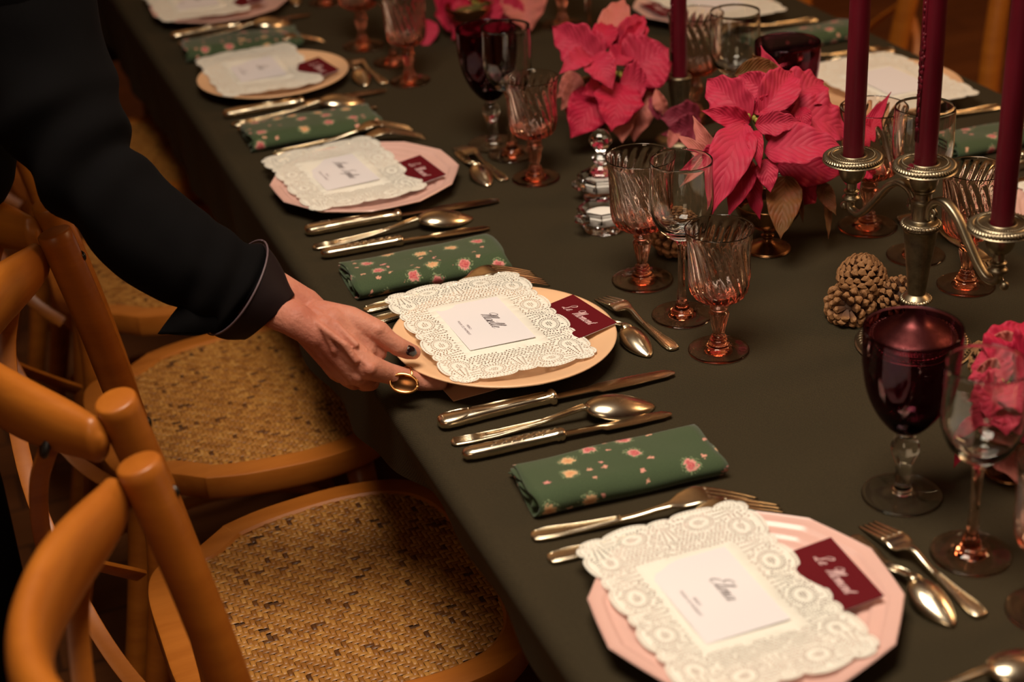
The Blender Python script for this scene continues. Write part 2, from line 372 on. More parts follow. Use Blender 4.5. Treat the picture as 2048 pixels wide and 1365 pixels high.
# ------------------------------------------------------------------ the room
TZ = 0.75; TX0, TX1, TY0, TY1 = 0.396, 1.580, 0.05, 4.25
def structure(name, c, d, mat):
    o = MB().box(c, d).build(name, M[mat], smooth=False); o['kind'] = 'structure'; return o
structure('floor', (0.9, 2.0, -0.03), (7.0, 10.0, 0.06), 'floor')
structure('wall_back', (0.9, 7.05, 1.45), (7.0, 0.1, 2.9), 'wall_paint')
structure('wall_front', (0.9, -3.05, 1.45), (7.0, 0.1, 2.9), 'wall_paint')
structure('wall_left', (-2.65, 2.0, 1.45), (0.1, 10.2, 2.9), 'wall_paint')
structure('wall_right', (4.45, 2.0, 1.45), (0.1, 10.2, 2.9), 'wall_paint')
structure('ceiling', (0.9, 2.0, 2.95), (7.2, 10.2, 0.1), 'ceiling_paint')
# ------------------------------------------------------------------ table and cloth
tb = thing('dining_table', 'long dining table hidden under the dark olive tablecloth', 'table', ((TX0 + TX1) / 2, (TY0 + TY1) / 2, 0))
_L, _Wd = TY1 - TY0, TX1 - TX0
MB().box((0, 0, TZ - 0.0165), (_Wd - 0.014, _L - 0.014, 0.025)).build('tabletop', M['dark_wood'], tb, smooth=False)
for sx in (-1, 1):
    for yy in (-1.9, 0.0, 1.9):
        MB().tube([(0, 0, 0), (0, 0, 0.35), (0, 0, TZ - 0.03)], [0.022, 0.026, 0.032], 12).build('leg', M['dark_wood'], tb, loc=(sx * (_Wd / 2 - 0.13), yy, 0))
def cloth():
    mb = MB(); R = 0.016; NY = 420
    prof = []   # (x, z, fold amount)
    prof.append((TX0 + 0.55, TZ, 0)); prof.append((TX0 + 0.25, TZ, 0)); prof.append((TX0 + 0.06, TZ, 0))
    for k in range(7):
        a = PI / 2 + (PI / 2) * k / 6; prof.append((TX0 + R + R * math.cos(a), TZ - R + R * math.sin(a), 0))
    for k in range(1, 15): prof.append((TX0 + 0.014 * k / 14, TZ - R - 0.135 * k / 14, k / 14))
    left = list(reversed(prof)); cx = (TX0 + TX1) / 2
    full = [(x, z, w, -1) for x, z, w in left] + [(cx, TZ, 0, 0)] + [(2 * cx - x, z, w, 1) for x, z, w in prof]
    def fn(u, v):
        y = TY0 - 0.004 + (TY1 - TY0 + 0.008) * u; q = v * (len(full) - 1); i = min(int(q), len(full) - 2); f = q - i
        a, b = full[i], full[i + 1]
        x = a[0] + (b[0] - a[0]) * f; z = a[1] + (b[1] - a[1]) * f; w = a[2] + (b[2] - a[2]) * f; s = a[3] or b[3]
        wv = 0.5 + 0.5 * math.sin(y * 14 + 2.0 * math.sin(y * 3.1)) + 0.35 * math.sin(y * 31 + 1.3 * s)
        x += s * w ** 1.3 * 0.010 * wv
        if w > 0: z += w * 0.085 * max(0, min(1, (1.72 - y) / 0.3)) - w * 0.04 * max(0, min(1, (y - 2.2) / 0.6))
        if w == 0: z += 0.0006 * noise.noise(Vector((x * 9, y * 9, 0)))
        return (x, y, z)
    mb.grid(fn, NY, (len(full) - 1))
    for y, s in ((TY0, -1), (TY1, 1)):
        vs = [(TX0 - 0.01, y + s * 0.004, TZ - 0.005), (TX1 + 0.01, y + s * 0.004, TZ - 0.005), (TX1 + 0.01, y + s * 0.03, TZ - 0.4), (TX0 - 0.01, y + s * 0.03, TZ - 0.4)]
        mb.add(vs, [(0, 1, 2, 3)])
    o = mb.build('tablecloth', M['cloth'])
    tag(o, 'dark olive twill tablecloth draped over the long table', 'tablecloth'); return o
cloth()

# ------------------------------------------------------------------ chairs
def seat_outline(sc=1.0, inset=0.0):
    pts = [(0.115, 0.0), (0.118, 0.10), (0.140, 0.150), (0.185, 0.164), (0.228, 0.198), (0.240, 0.206), (0.30, 0.222), (0.40, 0.228), (0.48, 0.205), (0.525, 0.14), (0.54, 0.0)]
    if inset > 0:
        out = []
        for i, (x, y) in enumerate(pts):
            cx, cy = 0.335, 0.0; d = math.hypot(x - cx, y - cy); k = (d - inset) / d; out.append((cx + (x - cx) * k, cy + (y - cy) * k))
        pts = out
    full = pts + [(x, -y) for x, y in reversed(pts[1:-1])]
    return [Vector((p[0], p[1], 0)) for p in cr([(x, y, 0) for x, y in full], 6, closed=True)]
def inside(x, y, poly):
    c = False; n = len(poly); j = n - 1
    for i in range(n):
        if (poly[i].y > y) != (poly[j].y > y) and x < (poly[j].x - poly[i].x) * (y - poly[i].y) / (poly[j].y - poly[i].y) + poly[i].x: c = not c
        j = i
    return c
def weave_mesh(p=0.0058):
    inner = seat_outline(inset=0.034); mb = MB(); h = 0.0013
    X0, X1, Y = 0.12, 0.53, 0.21; nx = int((X1 - X0) / p); ny = int(2 * Y / p)
    def pill(cx, cy, L, Wd, horiz):
        jit = random.uniform(-0.00025, 0.00025); hh = h * random.uniform(0.8, 1.15)
        vs = []; st = ((-0.5, -1.0), (-0.36, 0.7), (0.0, 1.0), (0.36, 0.7), (0.5, -1.0)); wt = ((-0.5, -0.45), (-0.30, 0.9), (0.30, 0.9), (0.5, -0.45))
        for a, ha in st:
            for b, hb in wt:
                z = min(ha, 1) * hh * 0.55 + min(hb, 1) * hh * 0.45
                x, y = a * L, b * Wd + jit
                vs.append((cx + x, cy + y, z) if horiz else (cx + y, cy + x, z))
        fs = []
        for i in range(4):
            for j in range(3):
                q = (i * 4 + j, (i + 1) * 4 + j, (i + 1) * 4 + j + 1, i * 4 + j + 1); fs.append(q if horiz else tuple(reversed(q)))
        mb.add(vs, fs)
    def top_h(i, j):
        return ((i + j) % 4) < 2
    rnd = random.random
    for j in range(ny):
        i = 0
        while i < nx:
            if top_h(i, j):
                k = i
                while k < nx and top_h(k, j): k += 1
                cx = X0 + (i + k) / 2 * p; cy = -Y + (j + 0.5) * p
                if inside(cx, cy, inner) and rnd() > 0.012: pill(cx, cy, (k - i) * p * 1.04, p * 0.94, True)
                i = k
            else: i += 1
    for i in range(nx):
        j = 0
        while j < ny:
            if not top_h(i, j):
                k = j
                while k < ny and not top_h(i, k) and k - j < 3: k += 1
                cx = X0 + (i + 0.5) * p; cy = -Y + (j + k) / 2 * p
                if inside(cx, cy, inner) and rnd() > 0.012: pill(cx, cy, (k - j) * p * 1.04, p * 0.94, False)
                j = k
            else: j += 1
    return mb.mesh('weave', True, False)
SEATZ = 0.47
def make_chair(label, group, loc, rz):
    r = thing('cross_back_chair', label, 'chair', loc, rz, group)
    # seat frame ring
    out = seat_outline(); inn = seat_outline(inset=0.036); n = len(out); mb = MB(); vs = []; fs = []
    rings = [(inn, -0.028), (inn, -0.004), (inn, -0.001), ([a.lerp(b, 0.12) for a, b in zip(inn, out)], 0.0015), ([a.lerp(b, 0.90) for a, b in zip(inn, out)], 0.001), ([a.lerp(b, 0.98) for a, b in zip(inn, out)], -0.0005), (out, -0.003), (out, -0.031), ([a.lerp(b, 0.93) for a, b in zip(inn, out)], -0.036)]
    for ring, z in rings: vs += [(p.x, p.y, SEATZ + z) for p in ring]
    m = len(rings)
    for i in range(m):
        j = (i + 1) % m
        for k in range(n): k2 = (k + 1) % n; fs.append((i * n + k, i * n + k2, j * n + k2, j * n + k))
    mb.add(vs, fs).build('seat_frame', M['seat_wood'], r, sharp=28)
    wo = put('rattan_seat', weave_mesh(), M['rattan'], r, loc=(0, 0, SEATZ - 0.0015))
    b = MB(); inn2 = seat_outline(inset=0.0335); b.add([(p.x, p.y, 0) for p in inn2], [tuple(range(len(inn2)))]); b.build('seat_backing', M['rattan_back'], r, loc=(0, 0, SEATZ - 0.0035), smooth=False)
    # front legs
    for s in (-1, 1):
        MB().tube([(0.50, s * 0.185, 0.0), (0.475, s * 0.175, 0.22), (0.455, s * 0.165, SEATZ - 0.03)], [0.014, 0.018, 0.021], 14).build('leg', M['chair_wood'], r, label='front leg')
    # back posts: bent, running from the floor to the cut top
    for s in (-1, 1):
        pts = cr([(0.045, s * 0.200, 0.0), (0.105, s * 0.186, 0.22), (0.150, s * 0.178, 0.46), (0.150, s * 0.190, 0.60), (0.128, s * 0.205, 0.76), (0.100, s * 0.217, 0.905)], 8)
        rr = [0.0145 + 0.0055 * min(1, i / 14) for i in range(len(pts))]
        pts += [pts[-1] + (pts[-1] - pts[-2]).normalized() * 0.0015, pts[-1] + (pts[-1] - pts[-2]).normalized() * 0.0022]; rr += [0.0185, 0.0165]
        MB().tube(pts, rr, 24, up=(0, 1, 0)).build('back_post', M['chair_wood'], r, sharp=55)
        q = MB().sphere((0, 0, 0), 0.0068, 12, 8, (0.55, 1, 1)); q.build('screw_cap', M['dark_screw'], r, loc=(0.1255, s * 0.213, 0.872), rot=(0, 0, s * 0.4))
    # crest rail: a broad bent band behind the posts
    pts = cr([(0.082, -0.232, 0.872), (0.066, -0.205, 0.872), (0.018, -0.130, 0.875), (-0.012, -0.06, 0.877), (-0.021, 0.0, 0.878), (-0.012, 0.06, 0.877), (0.018, 0.130, 0.875), (0.066, 0.205, 0.872), (0.082, 0.232, 0.872)], 7)
    N = len(pts); rad = []
    for i in range(N):
        t = abs(i / (N - 1) - 0.5) * 2
        rad.append((interp(t, [(0, 0.0165), (0.6, 0.0185), (0.88, 0.0125), (1.0, 0.004)]), interp(t, [(0, 0.030), (0.45, 0.035), (0.85, 0.024), (1.0, 0.008)])))
    MB().tube(pts, rad, 28, power=2.2).build('crest_rail', M['chair_wood'], r)
    # crossed flat strips
    for s in (-1, 1):
        pts = cr([(0.048, s * 0.175, 0.872), (0.020, s * 0.145, 0.80), (0.012, s * 0.06, 0.68), (0.030 + 0.008 * s, -s * 0.06, 0.58), (0.075, -s * 0.125, 0.505), (0.118, -s * 0.150, 0.462)], 8)
        MB().tube(pts, (0.0035, 0.0095), 12, up=(1, 0, 0), power=5).build('cross_strip', M['chair_wood'], r, sharp=40)
        MB().lathe([(0.001, 0.0), (0.012, 0.0), (0.013, 0.003), (0.011, 0.006), (0.001, 0.006)], 20).build('bracket', M['leather'], r, loc=(0.034, s * 0.178, 0.853), rot=(0, -1.2, 0))
    # stretchers
    ring = cr([(0.12, 0.15, 0.2), (0.3, 0.18, 0.2), (0.44, 0.13, 0.2), (0.47, 0, 0.2), (0.44, -0.13, 0.2), (0.3, -0.18, 0.2), (0.12, -0.15, 0.2)], 6)
    MB().tube(ring, 0.010, 10).build('stretcher', M['chair_wood'], r)
    return r
GC = 'cross-back chairs along the left side of the table'
chA = make_chair('cross-back chair nearest the camera, its fat curved crest rail in the lower left corner', GC, (0, 1.025, 0), 0)
dup(chA, (0.0, 1.582, 0), 0, 'cross-back chair with the sharp herringbone rattan seat at the lower edge of the photo', GC)
dup(chA, (0.0, 2.108, 0), 0.02, 'cross-back chair with its rattan seat just under the reaching hand', GC)
dup(chA, (0.01, 2.66, 0), -0.02, 'cross-back chair seen above the bent black sleeve, second from the far end', GC)
dup(chA, (0.0, 3.22, 0), 0.0, 'dim cross-back chair behind the elbow, farthest along the left side', GC)
GD = 'cross-back chairs along the right side of the table'
dup(chA, (1.975, 1.55, 0), PI, 'cross-back chair on the right side nearest the camera, mostly outside the frame', GD)
dup(chA, (1.985, 2.20, 0), PI + 0.03, 'cross-back chair behind the right and middle candles of the candelabra', GD)
dup(chA, (1.975, 2.86, 0), PI - 0.02, 'blurred cross-back chair behind the left candle of the candelabra', GD)
dup(chA, (1.975, 3.50, 0), PI, 'dim cross-back chair at the far right end of the table', GD)
# ------------------------------------------------------------------ plates, doilies, cards, cutlery, napkins
PC = dict(A=P(1490, 1196, 0.772), B=P(1006, 668, 0.779), C=P(730, 352, 0.772), D=P(546, 146, 0.772), E=P(438, 6, 0.772))   # plate centres
def scallop_plate():
    mb = MB(); R = 0.135; NS = 12; seg = NS * 10
    def lobes(a):   # pointed arches: cusps outwards like a many-sided plate
        t = abs(((a / (2 * PI) * NS) % 1.0) - .5) * 2; return 1 - 0.026 * (1 - t * t) - 0.004 * (1 - t ** 6)
    prof = [(0.0, 0.004, 0), (0.05, 0.004, 0), (0.080, 0.0045, 0.1), (0.088, 0.007, 0.5), (0.093, 0.0125, 0.7), (0.099, 0.0150, 0.9), (0.104, 0.0152, 1), (0.106, 0.0150, 1), (0.108, 0.0175, 1), (0.110, 0.0182, 1), (0.118, 0.0184, 1), (0.1205, 0.0186, 1), (0.1225, 0.0214, 1), (0.125, 0.0218, 1), (0.1315, 0.0222, 1), (0.1345, 0.0237, 1), (0.1355, 0.0225, 1), (0.134, 0.0205, 1), (0.118, 0.0150, 1), (0.096, 0.0095, 0.7), (0.083, 0.001, 0.3), (0.078, 0.0, 0.1), (0.0, 0.001, 0)]
    vs = []; fs = []; n = len(prof)
    for r, z, w in prof:
        for k in range(seg):
            a = 2 * PI * k / seg; f = 1 + w * (lobes(a) - 1) * (r / R) ; rr = max(r, 1e-5) * f
            vs.append((rr * math.cos(a), rr * math.sin(a), z))
    for i in range(n - 1):
        for k in range(seg): k2 = (k + 1) % seg; fs.append((i * seg + k, i * seg + k2, (i + 1) * seg + k2, (i + 1) * seg + k))
    mb.add(vs, fs); me = mb.mesh('scalloped_plate')
    try: me.set_sharp_from_angle(angle=math.radians(60))
    except Exception: pass
    return me
def round_plate():
    prof = [(0.0, 0.004), (0.05, 0.004), (0.085, 0.0045), (0.093, 0.008), (0.102, 0.0145), (0.112, 0.0178), (0.125, 0.0205), (0.133, 0.0225), (0.1352, 0.0222), (0.1348, 0.0205), (0.115, 0.0145), (0.098, 0.006), (0.085, 0.001), (0.080, 0.0), (0.0, 0.001)]
    return MB().lathe(prof, 96).mesh('round_plate')
# ---- lace doily: a scalloped paper rectangle with punched holes (real openings)
def doily_mesh(Lx=0.177, Ly=0.256, warp=0, off=(0, 0), rz=0.0):
    hx, hy = Lx / 2 - 0.0085, Ly / 2 - 0.0085
    def side(a, b, kinds):   # scallops bulging to the right-hand side of a->b
        a = Vector(a); b = Vector(b); d = (b - a); L = d.length; d.normalize(); nrm = Vector((d.y, -d.x)); tot = sum(kinds); pos = 0; out = []; cen = []
        for w in kinds:
            w_ = w / tot * L; c = a + d * (pos + w_ / 2); R = w_ / 2; hgt = 0.0088 if R > 0.012 else 0.0062; m = max(5, int(R / 0.0010))
            for k in range(m):
                th = PI * k / m
                for sub in (0.0, 0.5):
                    th2 = PI * (k + sub) / m; bump_ = 0.0009 * math.sin(PI * sub)
                    p = c - d * math.cos(th2) * R + nrm * (math.sin(th2) ** 0.8 * hgt + bump_); out.append(p)
            cen.append((c, R, d, nrm)); pos += w_
        return out, cen
    sx = [11, 22, 11, 22, 11]; sy = [11, 22, 11, 26, 11, 26, 11, 22, 11]
    sy = [11, 24, 11, 24, 11, 24, 11, 24, 11]
    C = [(-hx, -hy), (hx, -hy), (hx, hy), (-hx, hy)]
    outline = []; cens = []
    for i in range(4):
        o, c = side(C[i], C[(i + 1) % 4], sx if i % 2 == 0 else sy); outline += o; cens.append(c)
    holes = []
    def poly(c, w, h, ang, n=4):
        pts = []
        for k in range(n):
            a = 2 * PI * k / n + PI / n; x, y = math.cos(a) * w * 1.3, math.sin(a) * h * 1.3
            pts.append(Vector((c[0] + x * math.cos(ang) - y * math.sin(ang), c[1] + x * math.sin(ang) + y * math.cos(ang))))
        holes.append(pts)
    PX, PYY = 0.047, 0.066   # plain panel half sizes
    occupied = []
    def free(c, r=0.0021):
        if abs(c[0]) < PX + 0.002 and abs(c[1]) < PYY + 0.002: return False
        for q, rr in occupied:
            if (Vector(c) - q).length < r + rr: return False
        occupied.append((Vector(c), r)); return True
    rr_ = random.Random(3)
    for side_c in cens:
        for (c, R, d, nrm) in side_c:
            big = R > 0.012
            # fine holes following the scallop edge
            m = 15 if big else 7
            for k in range(m):
                th = PI * (k + 0.5) / m; p = c - d * math.cos(th) * (R - 0.0022) + nrm * (math.sin(th) ** 0.8 * ((0.0088 if big else 0.0062) - 0.0022))
                if free(p, 0.0011): poly(p, 0.00072, 0.00072, 0, 5)
            if big:
                q = c - nrm * 0.0135      # medallion: oval plain field with a lattice of dots
                for i in range(-2, 3):
                    for j in range(-1, 2):
                        if abs(i) == 2 and j != 0: continue
                        p = q + d * (i * 0.0023 + (0.00115 if j else 0)) + nrm * (j * 0.0023)
                        poly(p, 0.00082, 0.00082, 0.6, 4); occupied.append((p.copy(), 0.001))
                m = 24
                for k in range(m):
                    th = 2 * PI * k / m; p = q + d * math.cos(th) * 0.0112 + nrm * math.sin(th) * 0.0088
                    if free(p, 0.0011): poly(p, 0.00105, 0.00060, math.atan2(d.y, d.x) + th + PI / 2)
                m = 26
                for k in range(m):
                    th = 2 * PI * (k + 0.5) / m; p = q + d * math.cos(th) * 0.0138 + nrm * math.sin(th) * 0.0114
                    if free(p, 0.0013): poly(p, 0.00115, 0.00078, math.atan2(d.y, d.x) + th + rr_.uniform(-0.5, 0.5))
            else:
                q = c - nrm * 0.004
                for k in range(6):
                    th = 2 * PI * k / 6; p = q + d * math.cos(th) * 0.003 + nrm * math.sin(th) * 0.003
                    if free(p, 0.001): poly(p, 0.0008, 0.0006, th)
                for k in range(7):
                    for s in (-1, 0, 1):
                        p = c - nrm * (0.0095 + 0.0032 * k) + d * s * (0.0030 + 0.0006 * k)
                        if free(p, 0.0015): poly(p, 0.0014, 0.0008, math.atan2(nrm.y, nrm.x) + s * 0.7)
    for sxx in (-1, 1):
        for syy in (-1, 1):
            q = Vector((sxx * (hx - 0.006), syy * (hy - 0.006)))
            for rad_, m in ((0.004, 7), (0.0075, 12)):
                for k in range(m):
                    th = 2 * PI * k / m; p = q + Vector((math.cos(th), math.sin(th))) * rad_
                    if free(p, 0.0012): poly(p, 0.0009, 0.0007, th)
    meds = [c - nrm * 0.0135 for sc_ in cens for (c, R, d, nrm) in sc_ if R > 0.012]
    ny_ = 0; y = -hy - .004
    while y < hy + .004:
        x = -hx - .004 + (0.0017 if ny_ % 2 else 0)
        while x < hx + .004:
            p = Vector((x + rr_.uniform(-.0005, .0005), y + rr_.uniform(-.0005, .0005))); q = min(meds, key=lambda m_: (m_ - p).length); dd = (p - q).length
            ins = abs(p.x) < hx + .001 and abs(p.y) < hy + .001
            if ins and dd > .0105 and free(p, .0016): poly(p, .00150, .00082, math.atan2(p.y - q.y, p.x - q.x) + (0 if ny_ % 3 else 1.2))
            x += 0.0042
        y += 0.0034; ny_ += 1
    verts = []; faces = []
    for pl in [outline] + holes:
        n = len(verts); verts += [Vector((p[0], p[1])) for p in pl]; faces.append(list(range(n, n + len(pl))))
    # extra points so the sheet can bend
    gx = [Vector((i * 0.012, j * 0.012)) for i in range(-6, 7) for j in range(-9, 10)]
    for p in gx:
        if abs(p.x) < PX + 0.001 and abs(p.y) < PYY + 0.001: verts.append(p)
    v2, e2, f2, ov, oe, of = delaunay_2d_cdt(verts, [], faces, 0, 1e-6)
    fs = [tuple(f) for f, o in zip(f2, of) if list(o) == [0]]
    vs = []
    rw = random.Random(40 + warp); ph = [rw.uniform(0, 6) for _ in range(4)]
    for p in v2:
        d = max(abs(p.x) / (Lx / 2), abs(p.y) / (Ly / 2))
        cz = abs(p.x) / (Lx / 2) * abs(p.y) / (Ly / 2)
        z = 0.0012 * math.sin(p.x * 45 + ph[0]) + 0.0014 * math.sin(p.y * 38 + ph[1]) + 0.0035 * cz ** 2 * (0.6 + 0.6 * math.sin(ph[2] + p.y * 12)) * (1 if p.y * p.x > 0 else -0.2) + 0.0008 * math.sin(p.x * 130 + p.y * 90) * d
        gx_, gy_ = p.x * math.cos(rz) - p.y * math.sin(rz) + off[0], p.x * math.sin(rz) + p.y * math.cos(rz) + off[1]; rr2 = math.hypot(gx_, gy_) / .130
        z = z * (.2 if abs(p.x) < .046 and abs(p.y) < .064 else .6) - .0035 * max(0.0, 1 - rr2 * rr2) if rr2 < 1 else z * .5 - .10 * (rr2 - 1) ** 1.4 * .130
        vs.append((p.x, p.y, z))
    me = mesh('lace', vs, fs); return me

# ---- handwriting as flat ribbons
GL = {
 'a': (1.0, [[(.78, .80), (.45, 1), (.12, .7), (.05, .25), (.3, 0), (.62, .35), (.82, .95), (.75, .3), (.85, 0), (1.1, .3)]]),
 'e': (.78, [[(-.1, .25), (.3, .5), (.55, .85), (.35, 1), (.1, .6), (.12, .15), (.4, 0), (.8, .3)]]),
 'l': (.62, [[(-.1, .3), (.35, 1.3), (.48, 2.1), (.28, 2.2), (.15, 1.3), (.12, .3), (.3, 0), (.62, .3)]]),
 'o': (.85, [[(.45, 1), (.1, .7), (.08, .2), (.38, 0), (.68, .35), (.62, .85), (.45, 1), (.6, .8), (.9, .85)]]),
 'm': (1.35, [[(-.05, .6), (.12, 1), (.16, .6), (.12, 0)], [(.14, .3), (.35, .85), (.5, 1), (.56, .7), (.52, 0)], [(.54, .3), (.75, .85), (.92, 1), (.98, .6), (.94, .2), (1.08, 0), (1.35, .3)]]),
 'n': (.95, [[(-.05, .6), (.12, 1), (.16, .6), (.12, 0)], [(.14, .3), (.35, .85), (.5, 1), (.58, .6), (.54, .2), (.68, 0), (.95, .3)]]),
 't': (.62, [[(-.05, .3), (.35, 1.7), (.22, .6), (.22, .1), (.4, 0), (.65, .3)], [(-.02, 1.15), (.6, 1.2)]]),
 'i': (.5, [[(-.05, .3), (.2, 1), (.15, .2), (.28, 0), (.5, .3)], [(.26, 1.35), (.28, 1.42)]]),
 's': (.7, [[(-.05, .2), (.35, 1.05), (.55, .4), (.3, 0), (.1, .1)], [(.3, .02), (.7, .3)]]),
 'p': (.9, [[(-.05, .4), (.2, 1), (.05, -.9)], [(.1, .5), (.4, 1), (.7, .8), (.62, .2), (.35, 0), (.12, .2)], [(.5, .05), (.9, .3)]]),
 'h': (.95, [[(-.1, .3), (.35, 1.4), (.42, 2.1), (.25, 2.1), (.12, 1.0), (.08, 0)], [(.1, .4), (.4, 1), (.58, .7), (.54, .15), (.68, 0), (.95, .3)]]),
 'r': (.7, [[(-.05, .4), (.15, 1.1), (.3, .95), (.5, 1), (.42, .4), (.5, .02), (.7, .3)]]),
 'c': (.75, [[(.55, .85), (.35, 1), (.08, .6), (.12, .1), (.4, 0), (.75, .3)]]),
 'v': (.8, [[(-.05, .8), (.12, 1), (.22, .4), (.3, 0), (.55, .5), (.62, 1), (.8, .9)]]),
 'M': (2.2, [[(.75, 1.55), (.5, 1.35), (.2, 1.6), (.15, 2.1), (.55, 2.5), (1.0, 2.2), (.95, 1.2), (.75, 0)], [(.8, .2), (1.2, 1.6), (1.5, 2.3), (1.4, 1.2), (1.3, 0)], [(1.35, .3), (1.75, 1.6), (2.05, 2.3), (1.98, 1.2), (1.85, .2), (2.0, 0), (2.3, .3)]]),
 'L': (1.5, [[(.35, 1.5), (.3, 2.0), (.7, 2.5), (1.15, 2.2), (.95, 1.6), (.6, 1.3), (.7, .7), (.45, .1), (.05, .05), (.1, .3), (.5, .2), (.95, -.1), (1.4, .25)]]),
 'E': (1.4, [[(1.2, 2.0), (.95, 2.4), (.5, 2.2), (.45, 1.6), (.85, 1.35), (.3, 1.1), (.1, .5), (.45, 0), (1.0, .1), (1.4, .5)]]),
 'C': (1.5, [[(1.15, 1.7), (1.25, 2.2), (.85, 2.4), (.3, 1.8), (.08, .8), (.4, 0), (.95, .1), (1.4, .5)], [(.0, 2.4), (.4, 2.75), (1.1, 2.5), (1.5, 2.2)]]),
 'A': (1.7, [[(-.2, .1), (.3, .1), (.8, 1.3), (1.25, 2.4), (1.2, 1.2), (1.15, 0), (1.5, .2)], [(.2, .9), (1.3, .85)]]),
 'S': (1.4, [[(1.25, 2.0), (1.0, 2.4), (.6, 2.0), (.8, 1.3), (.95, .5), (.5, 0), (.0, .2), (.1, .6)]]),
}
def script_mesh(text, size, stroke, slant=0.45):
    mb = MB(); x = 0.0
    for ch in text:
        if ch == ' ': x += 0.75; continue
        dots = None
        if ch == '\u00eb': dots = 'e'; ch = 'e'
        adv, strokes = GL[ch]
        strokes = list(strokes)
        if dots: strokes += [[(.15, 1.4), (.18, 1.48)], [(.55, 1.4), (.58, 1.48)]]
        for st in strokes:
            pts = cr([(px + x + slant * py, py, 0) for px, py in st], 7); n = len(pts); vs = []; fs = []
            for i, p in enumerate(pts):
                t = (pts[min(i + 1, n - 1)] - pts[max(i - 1, 0)]).normalized(); sd = Vector((-t.y, t.x, 0))
                w = stroke * (0.55 + 0.9 * max(0.0, abs(t.y)) ** 2 if t.y < 0 else 0.55)
                vs += [(p + sd * w) * size, (p - sd * w) * size]
            for i in range(n - 1): fs.append((2 * i, 2 * i + 2, 2 * i + 3, 2 * i + 1))
            mb.add(vs, fs)
        x += adv
    w = x * size
    for v in mb.v: v.x -= w / 2
    me = mb.mesh('lettering', False, False); return me
def type_mesh(text, size):
    cu = bpy.data.curves.new('type', 'FONT'); cu.body = text; cu.size = size; cu.align_x = 'CENTER'; cu.space_character = 1.15
    o = bpy.data.objects.new('type', cu); COL.objects.link(o); bpy.context.view_layer.update()
    me = bpy.data.meshes.new_from_object(o.evaluated_get(bpy.context.evaluated_depsgraph_get()))
    bpy.data.objects.remove(o); return me

# reading direction of the left-hand guests: text runs towards -y, its top points to +x
def card_sheet(w, h, thick, bend=0.0):
    def fn(u, v): return ((u - 0.5) * w, (v - 0.5) * h, bend * 4 * (u - 0.5) ** 2)
    mb = MB(); mb.grid(fn, 8, 6); n = len(mb.v)
    top = list(mb.v); mb.v += [p + Vector((0, 0, -thick)) for p in top]; mb.uv += mb.uv[:n]
    fs = list(mb.f); mb.f += [tuple(reversed([i + n for i in f])) for f in fs]
    m = 7; per = [i * m for i in range(9)] + [8 * m + j for j in range(1, 7)] + [i * m + 6 for i in range(7, -1, -1)] + [j for j in range(5, 0, -1)]
    for a, b in zip(per, per[1:] + per[:1]): mb.f.append((a, b, b + n, a + n))
    return mb
def setting_papers(key, x, y, z, tiltx, tilty, name, lab, dlab, clab, warp, dx=-0.030, dy=0.0, kx=.058, ky=.012, face=1, rz=0.0, krz=0.0):
    """doily, name card and restaurant card lying across a plate; face=-1 for guests on the right-hand side"""
    base = Matrix.Translation((x, y, z)) @ Matrix.Rotation(tilty, 4, 'X') @ Matrix.Rotation(tiltx, 4, 'Y') @ Matrix.Rotation(0 if face > 0 else PI, 4, 'Z')
    RZ = Matrix.Rotation(rz, 4, 'Z')
    if dlab:
        d = put('paper_doily', doily_mesh(warp=warp, off=(dx, dy), rz=rz), M['paper']); d.matrix_world = base @ Matrix.Translation((dx, dy, 0.0006)) @ RZ; tag(d, dlab, 'doily', 'lace paper doilies on the plates')
        if 'solid' not in d.modifiers: mod(d, 'SOLIDIFY', 'solid', thickness=0.0003)
    if lab:
        t = thing('menu_card', lab, 'card'); t.matrix_world = base @ Matrix.Translation((dx - .002, dy + .004, -0.0010)) @ RZ @ Matrix.Rotation(-PI / 2, 4, 'Z')
        t['group'] = 'name cards on the doilies'
        card_sheet(0.118, 0.080, 0.0003).build('sheet', M['card'], t, smooth=False)
        if name:
            put('handwritten_name', script_mesh(name, 0.0074, 0.055), M['ink'], t, loc=(-0.004, 0.004, 0.0004), label='name in dark script')
            put('printed_line', type_mesh('MERCI', 0.0040), M['ink_soft'], t, loc=(0.004, -0.0215, 0.0004), label='small printed thank-you line')
            put('printed_line', type_mesh('POUR CE MOMENT', 0.0040), M['ink_soft'], t, loc=(0.004, -0.0275, 0.0004), label='small printed thank-you line')
    if clab:
        t = thing('restaurant_card', clab, 'card'); t.matrix_world = base @ Matrix.Translation((kx, ky, -0.0016)) @ Matrix.Rotation(-0.125, 4, 'Y') @ Matrix.Rotation(-PI / 2 + krz, 4, 'Z')
        t['group'] = 'small maroon cards tucked beside the doilies'
        card_sheet(0.094, 0.070, 0.0004).build('front_leaf', M['maroon'], t, smooth=False)
        f = card_sheet(0.094, 0.070, 0.0004); f.build('back_leaf', M['card'], t, loc=(0, 0, -0.0014), rot=(0, -0.012, 0), smooth=False, label='pale inner leaf')
        put('script_lettering', script_mesh('Le Moment', 0.0060, 0.085), M['pink_ink'], t, loc=(0.000, 0.008, 0.0004), label='pale pink script')
SP, RP = scallop_plate(), round_plate()
